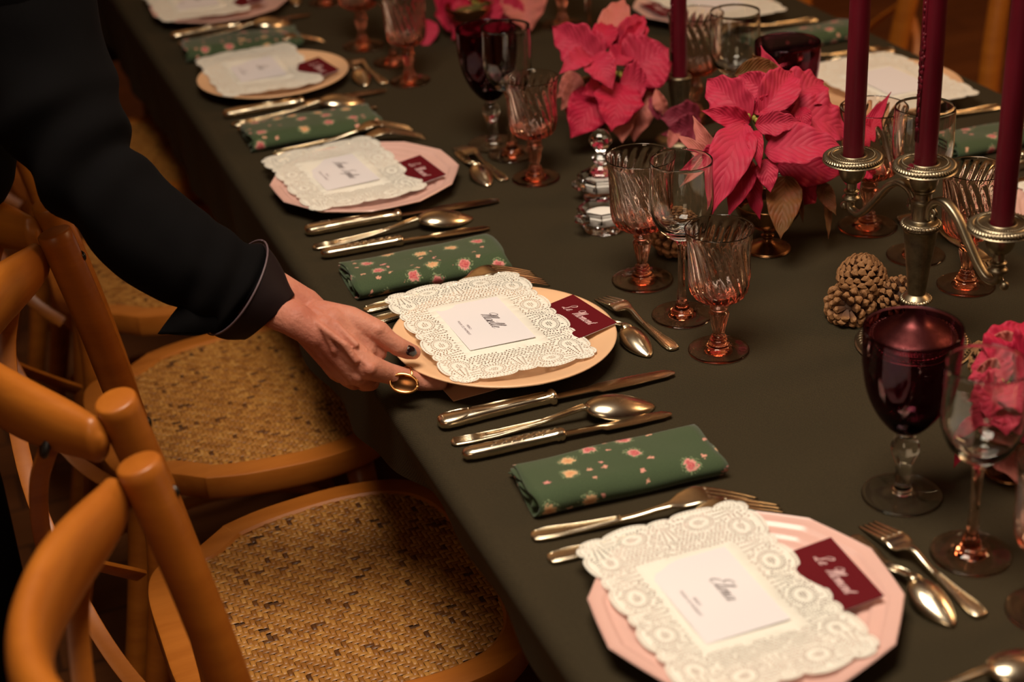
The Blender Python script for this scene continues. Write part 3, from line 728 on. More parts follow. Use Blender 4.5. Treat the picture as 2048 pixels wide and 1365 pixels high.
plates = [('A', SP, 'pink_glaze', 'pink scalloped dinner plate in the lower right foreground', 'Elena',
           'white name card reading Elena on the nearest doily', 'white lace doily on the pink plate in the foreground', 'maroon restaurant card on the nearest pink plate', 0),
          ('B', RP, 'peach_glaze', 'round peach dinner plate gripped by the hand', 'Ma\u00eblle',
           'white name card reading Ma\u00eblle on the plate held by the hand', 'white lace doily on the peach plate held by the hand', 'maroon restaurant card on the plate held by the hand', 1),
          ('C', SP, 'pink_glaze', 'pink scalloped dinner plate just beyond the held plate', 'Anne Sophie',
           'white name card with blurred long name on the third plate from the front', 'white lace doily on the pink plate beyond the hand', 'maroon restaurant card on the pink plate beyond the hand', 2),
          ('D', RP, 'peach_glaze', 'blurred round peach dinner plate, fourth from the front', 'Lea',
           'white name card with unreadable name on the far peach plate', 'white doily on the blurred peach plate, fourth from the front', 'maroon restaurant card on the blurred far peach plate', 0),
          ('E', SP, 'pink_glaze', 'blurred pink dinner plate cut by the upper edge of the photo', 'Ines',
           'white name card on the plate at the upper edge of the photo', 'white doily on the pink plate at the upper edge', 'maroon restaurant card on the pink plate at the upper edge', 1)]
GL['I'] = (1.0, [[(.1, 2.1), (.6, 2.4), (1.0, 2.2), (.7, 1.4), (.5, .3), (.2, 0), (-.2, .3)]])
pobj = {}
for k, me, mt, pl, nm, l1, l2, l3, wp in plates:
    tx, ty = (0.0, 0.0)
    z = TZ + 0.0005
    if k == 'B': tx, z = 0.035, TZ + 0.0075
    m2 = me.copy() if me.materials else me
    c_ = PC[k]; o = put('dinner_plate', m2, M[mt], loc=(c_.x, c_.y, z), rot=(ty, tx, {'A': 0.1, 'C': 0.3, 'E': 0.2}.get(k, 0))); q_ = 1.008 if me is SP else .957; o.scale = (q_, q_, 1)
    tag(o, pl, 'plate', 'dinner plates along the left side of the table'); pobj[k] = o
    dc = {'A': (.5450, 1.018), 'B': (.5430, 1.585), 'C': (.5306, 2.148), 'D': (.5366, 2.689), 'E': (.530, 3.19)}[k]; kc = {'A': (.636, 1.002), 'B': (.636, 1.560), 'C': (.620, 2.100), 'D': (.617, 2.640), 'E': (.615, 3.15)}[k]
    setting_papers(k, c_.x, c_.y, z + 0.0238, tx, ty, nm, l1, l2, l3, wp, dc[0] - c_.x, dc[1] - c_.y, kc[0] - c_.x, kc[1] - c_.y, rz={'A': 0.0, 'B': 0.02, 'C': 0.06, 'D': 0.0, 'E': 0.0}[k], krz={'A': -0.05, 'B': 0.16, 'C': 0.08, 'D': 0.12, 'E': 0.0}[k])
# folded paper under the held plate
o = card_sheet(0.165, 0.165, 0.0012).build('kraft_square', M['kraft_paper'], None, loc=(0.540, 1.568, TZ + 0.0022), rot=(0, 0, 0.06), smooth=False)
tag(o, 'square of tan paper under the peach plate held by the hand', 'paper')

# ---- cutlery (local +x runs from the handle end to the tip; length L)
def knife(L=0.276, blade=0.142, serr=True, style=0, W=1.32):
    r = thing('table_knife', '', 'knife')
    h = L - blade
    st = [(0, .003, .003), (.002, .0068, .0042), (.008, .0088, .0052), (.02, .0088, .0056), (.03, .0078, .0056), (.034, .0081, .0058), (.05, .0070, .0054), (h * .8, .0056, .0050), (h - .008, .0056, .0050), (h - .006, .0068, .0064), (h - .003, .0072, .0068), (h, .0056, .0054)]
    if style: st = [(0, .002, .002), (.003, .0062, .0045), (.012, .0078, .0056), (.03, .0080, .0058), (.06, .0070, .0054), (h - .012, .0056, .0050), (h - .0095, .0068, .0062), (h - .0075, .0058, .0054), (h - .005, .0068, .0062), (h - .001, .0052, .0048), (h, .003, .003)]
    st = [(x, a * W, b * W * .95) for x, a, b in st]
    MB().tube([(x, 0, .0076) for x, a, b in st], [(a, b) for x, a, b in st], 20, power=2.6).build('handle', M['silver'], r)
    # raised ornament
    mb = MB()
    if style == 0:
        for s in (-1, 1):
            mb.tube(cr([(.006, s * .001, .0135), (.004, s * .0065, .0118), (.012, s * .0098, .0115), (.028, s * .0082, .0128), (.036, s * .0035, .0146)], 6), .0010, 6)
            mb.tube([(.040, s * .0058, .0138), (h - .012, s * .0044, .0134)], .0007, 6)
    else:
        for i in range(6):
            x = .030 + i * .011; mb.tube(cr([(x, -.0045, .0128), (x + .006, -.001, .0140), (x + .004, .003, .0136), (x + .011, .0038, .0130)], 5), .0011, 6)
    mb.build('handle_relief', M['silver'], r)
    # blade: spear outline, upper edge nearly straight, thin, with fine teeth near the tip
    n = 60; vs = []; fs = []
    for i in range(n + 1):
        t = i / n; x = h - .001 + t * blade
        wl = interp(t, [(0, .0050), (.28, .0060), (.40, .0088), (.70, .0096), (.92, .0084), (.985, .0054), (1, .0022)]) * W * .9
        wu = interp(t, [(0, .0050), (.33, .0052), (.37, .0088), (.60, .0085), (.90, .0066), (.98, .0044), (1, .0022)]) * W * .9
        if serr and .55 < t < .92 and i % 3 == 0: wl -= .0009
        zc = .0076 - .0030 * t; th = .0013 * (1 - .5 * t)
        vs += [(x, wl, zc - .0002), (x, wl * .6, zc + th * .7), (x, -wu * .6, zc + th), (x, -wu, zc + th * .5), (x, -wu, zc - th * .5), (x, wl * .6, zc - th * .7)]
    for i in range(n):
        for k in range(6): k2 = (k + 1) % 6; fs.append((i * 6 + k, i * 6 + k2, (i + 1) * 6 + k2, (i + 1) * 6 + k))
    fs += [tuple(range(6)), tuple(n * 6 + k for k in reversed(range(6)))]
    MB().add(vs, fs).build('blade', M['steel_blade'], r, sharp=30)
    return r
def spoon(L=0.226, bw=0.0240, bl=0.080, style=0):
    """dome up: the bowl lies face down on the cloth"""
    r = thing('spoon', '', 'spoon')
    h = L - bl; mb = MB()
    st = [(0, .002, .0012), (.002, .0060, .0016), (.006, .0078, .0018), (.025, .0082, .0019), (.05, .0062, .0020), (.09, .0036, .0021), (h - .02, .0030, .0024), (h, .0040, .0026), (h + .008, .0060, .0024)]
    def zc(x): return .0028 + .013 * max(0, min(1, (x - .05) / (h - .05))) ** 1.6
    mb.tube([(x, 0, zc(x)) for x, a, b in st], [(a, b) for x, a, b in st], 18, power=3)
    if style == 0:
        for s in (-1, -.33, .33, 1): mb.tube([(.003, s * .0052, .0048), (.04, s * .0045, .0050)], .0007, 6)
    if style == 0: mb.tube([(.004, .0050, .0044), (.05, .0044, .0056), (.10, .0024, .009), (h, .0030, .0185)], .0006, 6); mb.tube([(.004, -.0050, .0044), (.05, -.0044, .0056), (.10, -.0024, .009), (h, -.0030, .0185)], .0006, 6)
    mb.build('handle', M['silver'], r)
    mb = MB(); NU, NV = 26, 18
    def hw(t): return bw * math.sin(PI * min(1, max(0, t)) ** 0.80) ** 0.62 if 0 < t < 1 else 0.0
    def surf(t, v, off):
        w = max(hw(t), .0008); d = (.0145 * bw / .024) * math.sin(PI * min(.999, max(.001, t)) ** .85) ** .75
        y = w * math.sin(v * PI / 2); z = .0022 + (.0150) * (1 - t) ** 1.5 * .75 + d * math.cos(v * PI / 2) ** 1.2
        z = max(z, .0012)
        return (h + t * bl, y, z + off)
    mb.grid(lambda u, v: surf(u, v * 2 - 1, 0), NU, NV); n = len(mb.v)
    low = [p + Vector((0, 0, -.0014)) for p in mb.v[:n]]; f0 = list(mb.f); mb.add(low, [tuple(reversed(f)) for f in f0])
    m = NV + 1; per = [i * m for i in range(NU + 1)] + [NU * m + j for j in range(1, m)] + [i * m + NV for i in range(NU - 1, -1, -1)] + [j for j in range(NV - 1, 0, -1)]
    for a, b in zip(per, per[1:] + per[:1]): mb.f.append((a, b, b + n, a + n))
    mb.build('bowl', M['silver'], r); return r
def fork(L=0.232, tines=4, hump=0.021, wid=0.0145, style=0):
    """tines pointing down, neck arched"""
    r = thing('fork', '', 'fork'); k = L / .232
    prof = [(0, .0025), (.05, .0040), (.10, .0075), (.135, .0140), (.155, hump - .001), (.170, hump + .001), (.190, hump * .82), (.212, hump * .45), (.232, .0012)]
    prof = [(x * k, z) for x, z in prof]
    zs = cr([(x, 0, z) for x, z in prof], 6)
    def zc(x):
        for a, b in zip(zs, zs[1:]):
            if x <= b.x: return a.z + (b.z - a.z) * (x - a.x) / max(b.x - a.x, 1e-6)
        return zs[-1].z
    q = wid / .0145
    st = [(0, .002, .0014), (.002, .0072 * q, .0019), (.007, .0092 * q, .0022), (.022, .0094 * q, .0023), (.045, .0068 * q, .0023), (.085, .0036 * q, .0026), (.125, .0034 * q, .0027), (.140, .0052 * q, .0022), (.150, wid * .86, .0016), (.160, wid, .0013), (.172, wid, .0012), (.180, wid * .985, .0011)]
    stf = []
    for (x0, a0, b0), (x1, a1, b1) in zip(st, st[1:]):
        for i in range(4): t = i / 4; stf.append((x0 + (x1 - x0) * t, a0 + (a1 - a0) * t, b0 + (b1 - b0) * t))
    stf.append(st[-1])
    mb = MB(); mb.tube([(x * k, 0, zc(x * k)) for x, a, b in stf], [(a, b) for x, a, b in stf], 18, power=3.2)
    for s in (-1, 1): mb.tube(cr([(.004 * k, s * .0055 * q, .0044), (.02 * k, s * .0074 * q, .0052), (.05 * k, s * .0048 * q, .0064), (.09 * k, s * .0020 * q, .0094)], 5), .0008, 6)
    mb.build('handle', M['silver'], r)
    pit = 2 * wid / tines
    for t_ in range(tines):
        y = -wid + pit * (t_ + .5); pts = []; rad = []
        for i in range(15):
            x = (.176 + .056 * i / 14) * k; pts.append((x, y * (1 - .10 * i / 14), zc(x))); w = pit * .37 * (1 - .70 * (i / 14) ** 2.2); rad.append((w, .0013 * (1 - .4 * i / 14)))
        MB().tube(pts, rad, 10, power=3).build('tine', M['silver'], r)
    return r
def place(src, first, a, b, label, group, z=None):
    """lay a piece so its handle end is at a and its tip points to b"""
    a = Vector(a); b = Vector(b); ang = math.atan2(b.y - a.y, b.x - a.x)
    loc = Vector((a.x, a.y, TZ + 0.0003 if z is None else z))
    if first: src.location = loc; src.rotation_euler = (0, 0, ang); src['label'] = label; src['group'] = group; return src
    return dup(src, loc, ang, label, group)
K0, K1, S0, F0, F1 = knife(), knife(L=0.232, blade=0.120, style=1, W=1.15), spoon(), fork(L=.226, style=1), fork(L=0.236)
GK, GS, GF = 'knives on the left side of the table', 'soup spoons lying bowl down', 'forks lying tines down'
place(K0, 1, (.429, 1.434), (.705, 1.425), 'silver dinner knife with shell-ended handle just below the held plate', GK)
place(K1, 1, (.430, 1.361), (.660, 1.345), 'smaller silver knife with scroll relief handle above the nearest floral napkin', GK)
place(S0, 1, (.430, 1.3965), (.652, 1.372), 'silver soup spoon between the two knives below the held plate', GS)
place(F0, 1, (.441, 1.2005), (.645, 1.160), 'silver fork touching the nearest floral napkin', GF)
place(F1, 1, (.441, 1.1595), (.660, 1.138), 'silver fork slipped under the edge of the nearest lace doily', GF)
C1 = P(610, 465, TZ + .005); C2 = P(985, 402, TZ + .005); place(K0, 0, C1, C2, 'silver dinner knife just below the pink plate beyond the hand', GK)
place(S0, 0, P(625, 493, TZ + .005), P(948, 432, TZ + .005), 'silver soup spoon between two knives beyond the hand', GS)
place(K1, 0, P(642, 512, TZ + .005), P(960, 458, TZ + .005), 'narrow silver knife along the floral napkin in the middle', GK)
place(F0, 0, P(727, 618, TZ + .005), P(1000, 560, TZ + .005), 'silver fork between the middle floral napkin and the held plate', GF)
place(F1, 0, P(735, 643, TZ + .005), P(1050, 570, TZ + .005), 'silver fork mostly hidden by the doily of the held plate', GF)
place(K0, 0, P(447, 232, TZ + .005), P(760, 182, TZ + .005), 'blurred knife just below the far peach plate', GK)
place(S0, 0, P(463, 248, TZ + .005), P(708, 203, TZ + .005), 'blurred soup spoon resting beside the far floral napkin', GS)
place(K1, 0, P(476, 262, TZ + .005), P(760, 212, TZ + .005), 'blurred small knife half hidden behind the far floral napkin', GK)
place(F0, 0, P(545, 306, TZ + .005), P(780, 262, TZ + .005), 'blurred fork between the far napkin and the third plate', GF)
place(F1, 0, P(548, 318, TZ + .005), P(818, 275, TZ + .005), 'blurred fork peeking out behind the doily of the third plate', GF)
place(K0, 0, P(342, 76, TZ + .005), P(640, 25, TZ + .005), 'very blurred knife below the plate at the upper edge', GK)
place(S0, 0, P(356, 86, TZ + .005), P(562, 47, TZ + .005), 'very blurred soup spoon near the plate at the upper edge', GS)
place(F0, 0, P(408, 120, TZ + .005), P(610, 85, TZ + .005), 'very blurred fork just above the far peach plate', GF)
# dessert pieces above the plates
D0, DF = spoon(L=0.152, bw=0.0165, bl=0.060, style=1), fork(L=0.165, hump=0.010, wid=0.0125)
GD2 = 'small dessert spoons and forks beyond the plates'
def dplace(src, first, a, b, lab): return place(src, first, a, b, lab, GD2)
dplace(D0, 1, (.712, 1.070), (.716, .922), 'small dessert spoon right of the nearest pink plate')
dplace(DF, 1, (.7463, .9190), (.7345, 1.081), 'small dessert fork right of the nearest dessert spoon')
dplace(D0, 0, (.689, 1.626), (.697, 1.484), 'small dessert spoon at the right rim of the held plate')
dplace(DF, 0, (.7307, 1.4765), (.712, 1.630), 'small dessert fork with tines beside the maroon card of the held plate')
dplace(D0, 0, P(915, 300, TZ + .005), P(985, 378, TZ + .005), 'small dessert spoon right of the third plate')
dplace(DF, 0, P(1010, 358, TZ + .005), P(925, 298, TZ + .005), 'small dessert fork right of the third plate')
dplace(D0, 0, P(695, 118, TZ + .005), P(738, 178, TZ + .005), 'blurred small spoon right of the far peach plate')
dplace(DF, 0, P(770, 165, TZ + .005), P(705, 120, TZ + .005), 'blurred small fork right of the far peach plate')
dplace(D0, 0, P(570, -30, TZ + .005), P(607, 30, TZ + .005), 'very blurred small spoon at the upper edge of the photo')
# the spoon entering the frame at the bottom right
place(S0, 0, P(1640, 1440, TZ + .005), P(2020, 1352, TZ + .005), 'soup spoon tip entering the photo at the lower right edge', GS)

# ---- napkins: folded linen rolls
def napkin_mesh(Lx=0.195, Wy=0.094, seed=0):
    rn = random.Random(seed)
    # cross-section path (y, z): outer fold on the -y side, layers inside
    lay = [(.041, .0150), (.020, .0185), (-.020, .0225), (-.036, .0220), (-.0465, .0145), (-.0455, .0060), (-.034, .0014), (.030, .0012), (.042, .0022), (.0445, .0040), (.040, .0058), (.010, .0060), (-.025, .0060), (-.036, .0100), (-.031, .0160), (-.010, .0178), (.010, .0150), (.036, .0118), (.0415, .0098), (.036, .0080), (.0, .0086), (-.018, .0100), (-.022, .0125), (-.010, .0140), (.008, .0125)]
    path = cr([(0, y * Wy / .094, z) for y, z in lay], 5); n = len(path); NX = 26; T = 0.0011
    vs = []; uv = []; fs = []; L = [0]
    for a, b in zip(path, path[1:]): L.append(L[-1] + (b - a).length)
    ph = rn.uniform(0, 6); u0 = rn.uniform(0, 5)
    for s in (0, 1):
        for i in range(NX + 1):
            x = -Lx / 2 + Lx * i / NX; e = min(i, NX - i) / NX
            for j, p in enumerate(path):
                t = (path[min(j + 1, n - 1)] - path[max(j - 1, 0)]).normalized(); nr = Vector((0, -t.z, t.y))
                q = p + nr * (T / 2 if s else -T / 2)
                zz = q.z * (1 + 0.06 * math.sin(x * 22 + ph + j * .12)) + 0.0006 * math.sin(x * 60 + q.y * 50); yy = q.y * (1 + .015 * math.sin(x * 18 + ph))
                xe = x + (0.0025 * math.sin(j * .35 + ph) if i in (0, NX) else 0)
                vs.append((xe, yy, max(zz, 0.0002))); uv.append((u0 + x, u0 + L[j]))
    m = n; off = (NX + 1) * n
    for i in range(NX):
        for j in range(n - 1):
            fs.append((i * m + j, i * m + j + 1, (i + 1) * m + j + 1, (i + 1) * m + j)); fs.append((off + i * m + j, off + (i + 1) * m + j, off + (i + 1) * m + j + 1, off + i * m + j + 1))
    for j in range(n - 1):
        fs.append((j, off + j, off + j + 1, j + 1)); b = NX * m; fs.append((b + j, b + j + 1, off + b + j + 1, off + b + j))
    for i in range(NX):
        for j in (0, n - 1): fs.append((i * m + j, (i + 1) * m + j, off + (i + 1) * m + j, off + i * m + j))
    me = mesh('napkin', vs, fs, True, uv); recalc(me); return me
def napkin(a, b, c, d, label, seed):
    """corners: far-left, far-right, near-right, near-left on the table"""
    a, b, c, d = [Vector((q[0], q[1], 0)) for q in (a, b, c, d)]
    cen = (a + b + c + d) / 4; ex = ((b + c) / 2 - (a + d) / 2); ey = ((a + b) / 2 - (c + d) / 2)
    o = put('cloth_napkin', napkin_mesh(ex.length, ey.length, seed), M['rose_linen'], loc=(cen.x, cen.y, TZ + 0.0004), rot=(0, 0, math.atan2(ex.y, ex.x)))
    return tag(o, label, 'napkin', 'green rose-print napkins folded beside the plates')
napkin((.460, 1.316), (.655, 1.300), (.662, 1.2156), (.462, 1.224), 'folded green rose-print napkin nearest the camera, above the two forks', 1)
napkin((.439, 1.872), (.637, 1.858), (.647, 1.763), (.446, 1.7676), 'folded green rose-print napkin between the two middle plates', 2)
napkin((.444, 2.465), (.650, 2.440), (.656, 2.350), (.449, 2.338), 'blurred green rose-print napkin below the far peach plate', 3)
napkin(P(362, 84, TZ + .01), P(580, 55, TZ + .01), P(612, 88, TZ + .01), P(375, 118, TZ + .01), 'very blurred green rose-print napkin behind the far peach plate', 4)

# ---- the guests opposite: same settings turned round
GRK, GRF = 'cutlery on the right side of the table', 'forks on the right side of the table'
for k, (x, y, me, mt, l0, l1, l2, l3, wp) in enumerate([
        (1.385, 1.530, SP, 'pink_glaze', 'pink scalloped dinner plate at the right edge behind the candelabra', 'white name card on the plate at the right edge of the photo', 'white lace doily at the right edge behind the right candle', None, 0),
        (1.398, 2.100, RP, 'peach_glaze', 'dinner plate under the wide white doily behind the left and middle candles', 'white name card on the doily behind the left and middle candles', 'wide white lace doily behind the left and middle candles', None, 1),
        (1.370, 2.640, SP, 'pink_glaze', 'blurred pink dinner plate behind the single burgundy candle', 'blurred white name card behind the single burgundy candle', 'blurred white doily behind the single burgundy candle', 'blurred maroon restaurant card behind the single burgundy candle', 2)]):
    z = TZ + 0.0005; o = put('dinner_plate', me.copy(), M[mt], loc=(x, y, z), rot=(0, 0, .2)); o.scale = (.975, .975, 1); tag(o, l0, 'plate', 'dinner plates along the right side of the table')
    setting_papers('R', x, y, z + .0238, 0, 0, None, l1, l2, l3, wp, -.02, .0, .075, .0, face=-1, rz=.03 * k)
place(K0, 0, (1.53, 1.690), (1.255, 1.700), 'knife lying beyond the plate at the right edge', GRK)
place(S0, 0, (1.53, 1.730), (1.305, 1.738), 'soup spoon beyond the plate at the right edge', GRK)
place(K1, 0, (1.53, 1.765), (1.30, 1.772), 'narrow knife beside the napkin at the right edge', GRK)
place(F1, 0, (1.53, 1.960), (1.295, 1.955), 'fork near the wide doily behind the middle candle', GRF)
place(K0, 0, (1.535, 2.262), (1.26, 2.250), 'knife beyond the wide doily behind the candles', GRK)
place(S0, 0, (1.535, 2.300), (1.31, 2.292), 'soup spoon beyond the wide doily behind the candles', GRK)
place(F1, 0, (1.53, 2.500), (1.295, 2.495), 'fork near the blurred doily behind the single candle', GRF)
dplace(DF, 0, P(1893, 452, TZ + .005), P(1985, 548, TZ + .005), 'dessert fork with tines showing below the right arm of the candelabra')
dplace(D0, 0, P(1965, 505, TZ + .005), P(1868, 462, TZ + .005), 'dessert spoon behind the column of the candelabra')
napkin((1.345, 1.885), (1.540, 1.880), (1.540, 1.800), (1.345, 1.805), 'green rose-print napkin at the right edge behind the right candle', 5)
napkin((1.345, 2.450), (1.540, 2.445), (1.540, 2.360), (1.345, 2.365), 'blurred green rose-print napkin behind the central poinsettia', 6)
# ------------------------------------------------------------------ stemware
def smooth_prof(pts, n=5): return [(max(p.x, 0.0), p.y) for p in cr([(r, z, 0) for r, z in pts], n)]
def swirl_goblet(h=0.155, rim=0.039, base=0.035, label='', loc=(0, 0, 0), group=None, rot=0.0):
    r = thing('swirl_goblet', label, 'glass', loc, rot, group); k = h / 0.155; q = rim / 0.039
    foot = smooth_prof([(0.0, 0.0008), (base * .6, 0.0006), (base * .97, 0.0006), (base, 0.0016), (base * .96, 0.0026), (base * .6, 0.0042), (0.013, 0.0078), (0.0122, 0.0105), (0.0085, 0.0125), (0.0105, 0.0150), (0.0075, 0.0172), (0.0092, 0.0192), (0.0062, 0.0215), (0.0072, 0.030), (0.0108, 0.0465), (0.0112, 0.050), (0.0082, 0.0535), (0.0108, 0.0565), (0.0065, 0.0600), (0.0055, 0.0625)], 4)
    foot = [(a, b * k) for a, b in foot] + [(0.0, 0.0625 * k)]
    def frip(i, a, z, rr): return (0.0007 * math.cos(10 * a) if 0.022 * k < z < 0.050 * k else 0)
    MB().lathe(foot, 60, frip).build('stem', M['amber_stem_glass'], r, label='darker amber stem and foot')
    out = [(0.0, .0627), (.008, .0630), (.019, .0668), (.0290, .0740), (.0330, .084), (.0340, .097), (.0341, .115), (.0350, .134), (.0370, .147), (.0392, .1545)]
    inn = [(.0378, .1545), (.0356, .147), (.0335, .134), (.0324, .115), (.0322, .097), (.0308, .086), (.0260, .0770), (.0150, .0705), (.006, .0685), (0.0, .0682)]
    prof = smooth_prof([(a * q, b * k) for a, b in out], 6) + [(0.0391 * q, .1551 * k), (0.0387 * q, .1554 * k), (0.0381 * q, .1551 * k)] + smooth_prof([(a * q, b * k) for a, b in inn], 6)
    n_out = len(smooth_prof(out, 6))
    def rip(i, a, z, rr):
        f = max(0.0, min(1.0, (0.150 * k - z) / (0.012 * k))) * min(1.0, rr / 0.012); zz = z / k
        return f * (0.0013 if i < n_out else 0.0004) * (math.sin(20 * (a + 9.0 * zz)) )
    MB().lathe(prof, 160, rip).build('bowl', M['amber_glass'], r, label='swirl-ribbed amber bowl')
    return r
def clear_goblet(h, rim, base, label, loc, stemmat='amber_stem_glass', group=None):
    r = thing('wine_glass', label, 'glass', loc, 0, group); k = h / 0.20; q = rim / 0.036
    st = smooth_prof([(0.0, 0.0008), (base * .6, 0.0006), (base * .98, 0.0006), (base, 0.0015), (base * .96, 0.0024), (base * .55, 0.0040), (0.014, 0.0068), (0.0115, 0.0095), (0.0092, 0.0105), (0.0078, 0.016), (0.0056, 0.024), (0.0045, 0.050), (0.0046, 0.080), (0.0060, 0.094), (0.0088, 0.1015)], 5)
    st = [(a, b * k) for a, b in st] + [(0.0, 0.1015 * k)]
    MB().lathe(st, 48).build('stem', M[stemmat], r, label='amber stem and foot' if 'amber' in stemmat else None)
    out = [(0.0, .1018), (.009, .1020), (.018, .1065), (.0285, .118), (.0350, .134), (.0370, .150), (.0368, .170), (.0360, .1995)]
    inn = [(.0349, .1995), (.0357, .170), (.0358, .150), (.0337, .135), (.0268, .1205), (.0150, .1120), (.005, .1100), (0.0, .1098)]
    prof = smooth_prof([(a * q, b * k) for a, b in out], 6) + [(.0359 * q, .2000 * k), (.0355 * q, .2003 * k), (.0351 * q, .2000 * k)] + smooth_prof([(a * q, b * k) for a, b in inn], 6)
    MB().lathe(prof, 72).build('bowl', M['clear_glass'], r, label='clear bowl')
    return r
def purple_goblet(h, rim, base, label, loc, group=None):
    r = thing('purple_wine_glass', label, 'glass', loc, 0, group); k = h / 0.183; q = rim / 0.045
    st = smooth_prof([(0.0, 0.0008), (base * .6, 0.0006), (base * .98, 0.0006), (base, 0.0015), (base * .96, 0.0024), (base * .55, 0.0035), (0.010, 0.0055), (0.0095, 0.0085), (0.0078, 0.012), (0.0080, 0.034), (0.0095, 0.0400), (0.0128, 0.0500), (0.0135, 0.0570), (0.0100, 0.0645), (0.0070, 0.0680), (0.0085, 0.0720)], 5)
    st = [(a, b * k) for a, b in st] + [(0.0, 0.0720 * k)]
    MB().lathe(st, 48).build('stem', M['clear_glass'], r, label='clear stem and foot')
    out = [(0.0, .0722), (.0085, .0724), (.018, .0790), (.0300, .0960), (.0385, .1170), (.0430, .1420), (.0445, .1620), (.0450, .1825)]
    inn = [(.0436, .1825), (.0430, .1620), (.0412, .1420), (.0366, .1185), (.0280, .0990), (.0150, .0850), (.005, .0820), (0.0, .0818)]
    prof = smooth_prof([(a * q, b * k) for a, b in out], 6) + [(.0448 * q, .1830 * k), (.0443 * q, .1833 * k), (.0439 * q, .1830 * k)] + smooth_prof([(a * q, b * k) for a, b in inn], 6)
    MB().lathe(prof, 72).build('bowl', M['purple_glass'], r, label='dark purple bowl')
    return r
T0 = TZ + 0.0006
GG = 'amber swirl goblets'; GW = 'clear wine glasses on amber stems'; GP = 'dark purple wine glasses'
g_small = swirl_goblet(0.152, 0.0385, 0.0345, 'amber swirl goblet in front of the trio in the middle of the photo', (.775, 1.455, T0), GG)
g_big = swirl_goblet(0.166, 0.0425, 0.038, 'taller amber swirl goblet at the back left of the middle trio', (.778, 1.662, T0), GG)
w_a = clear_goblet(0.198, 0.0360, 0.0360, 'clear wine glass between the two amber swirl goblets in the middle', (.778, 1.553, T0), group=GW)
purple_goblet(0.183, 0.0460, 0.038, 'dark purple wine glass in front of the candelabra', (.792, 1.111, T0), GP)
dup(w_a, (.793, 1.002, T0), 0, 'clear wine glass beside the purple glass, in front of the pink flowers at right', GW)
dup(g_small, (.800, .903, T0), 1, 'amber swirl goblet cut by the right edge of the photo', GG)
dup(g_small, (.789, 2.041, T0), 2, 'amber swirl goblet overlapping a clear glass left of the second poinsettia', GG)
dup(w_a, (.794, 2.147, T0), 0, 'clear wine glass just behind the amber goblet left of the second poinsettia', GW)
dup(bpy.data.objects['purple_wine_glass'], (.784, 2.201, T0), 0, 'dark purple wine glass near the top of the photo behind a clear glass', GP)
dup(g_small, (.767, 2.555, T0), 0.5, 'blurred amber swirl goblet left of the topmost pink flowers', GG)
dup(g_big, (.755, 2.790, T0), 0.5, 'blurred amber swirl goblet farther back, second from the top left', GG)
dup(w_a, (.775, 2.670, T0), 0.5, 'blurred clear wine glass between two amber goblets near the top', GW)
dup(g_small, (.775, 3.110, T0), 0.5, 'very blurred amber goblet at the upper edge above the far plate', GG)
dup(g_big, (.770, 3.330, T0), 0.5, 'very blurred amber goblet at the upper edge, farthest back', GG)
dup(g_small, (1.117, 1.467, T0), 1.5, 'amber swirl goblet behind the right arm of the candelabra', GG)
dup(w_a, (1.113, 1.567, T0), 0, 'clear wine glass behind the middle candle of the candelabra', GW)
dup(g_big, (1.109, 1.671, T0), 0.8, 'amber swirl goblet between the left and middle candles', GG)
dup(g_big, (1.105, 2.155, T0), 0.8, 'tall amber swirl goblet beside the single burgundy candle', GG)
dup(w_a, (1.110, 2.040, T0), 0.8, 'clear wine glass right of the single burgundy candle', GW)
dup(bpy.data.objects['purple_wine_glass'], (1.125, 1.915, T0), 0.8, 'dark purple wine glass behind the central poinsettia', GP)
dup(w_a, (1.120, 2.600, T0), 0.8, 'blurred clear wine glass behind the second poinsettia', GW)
dup(g_big, (1.120, 2.720, T0), 0.8, 'blurred amber goblet behind the second poinsettia at the upper edge', GG)

# ------------------------------------------------------------------ candelabra
CX, CY = 0.976, 1.368
cb = thing('candelabra', 'pewter three-armed candelabra standing right of the central poinsettia', 'candelabra', (CX, CY, T0))
def rope(mb, R, z, r_, n, ht=0.0016, slant=0.5):
    """gadrooned ring: slanted ridges round a torus"""
    seg = n * 6
    def fn(u, v):
        a = 2 * PI * u; b = 2 * PI * v
        rr = r_ + ht * 0.5 * math.sin(n * a + slant * 2 * b * 1.0)
        return ((R + rr * math.cos(b)) * math.cos(a), (R + rr * math.cos(b)) * math.sin(a), z + rr * 0.75 * math.sin(b))
    mb.grid(fn, seg, 12, closeu=True)
def beads(mb, R, z, r_, n):
    for k in range(n): a = 2 * PI * k / n; mb.sphere((R * math.cos(a), R * math.sin(a), z), r_, 6, 5)
mb = MB(); mb.lathe(smooth_prof([(0, .0005), (.060, .0005), (.0625, .003), (.0600, .0065), (.0545, .0085), (.0520, .0100), (.0440, .0170), (.0330, .0230), (.0200, .0300), (.0120, .0400), (.0105, .0500), (.0125, .0545), (0, .0546)], 5), 64)
rope(mb, .0575, .0062, .0036, 62); beads(mb, .0523, .0108, .0010, 90); mb.build('foot', M['pewter'], cb)
mb = MB(); mb.lathe(smooth_prof([(0, .0545), (.0125, .0550), (.0165, .0580), (.0135, .0620), (.0100, .0650), (.0102, .0680), (.0118, .0850), (.0150, .1120), (.0182, .1400), (.0190, .1445), (0, .1446)], 5), 48); rope(mb, .0150, .0580, .0030, 28, .0012); mb.build('column', M['pewter'], cb)
mb = MB(); mb.lathe(smooth_prof([(0, .1445), (.0195, .1447), (.0202, .1485), (.0185, .1520), (.0120, .1540), (.0108, .1580), (.0110, .1720), (.0125, .1760), (.0100, .1790), (.0098, .1860), (.0130, .1890), (.0085, .1920), (0, .1921)], 5), 48); rope(mb, .0190, .1490, .0032, 34, .0012); mb.build('collar', M['pewter'], cb)
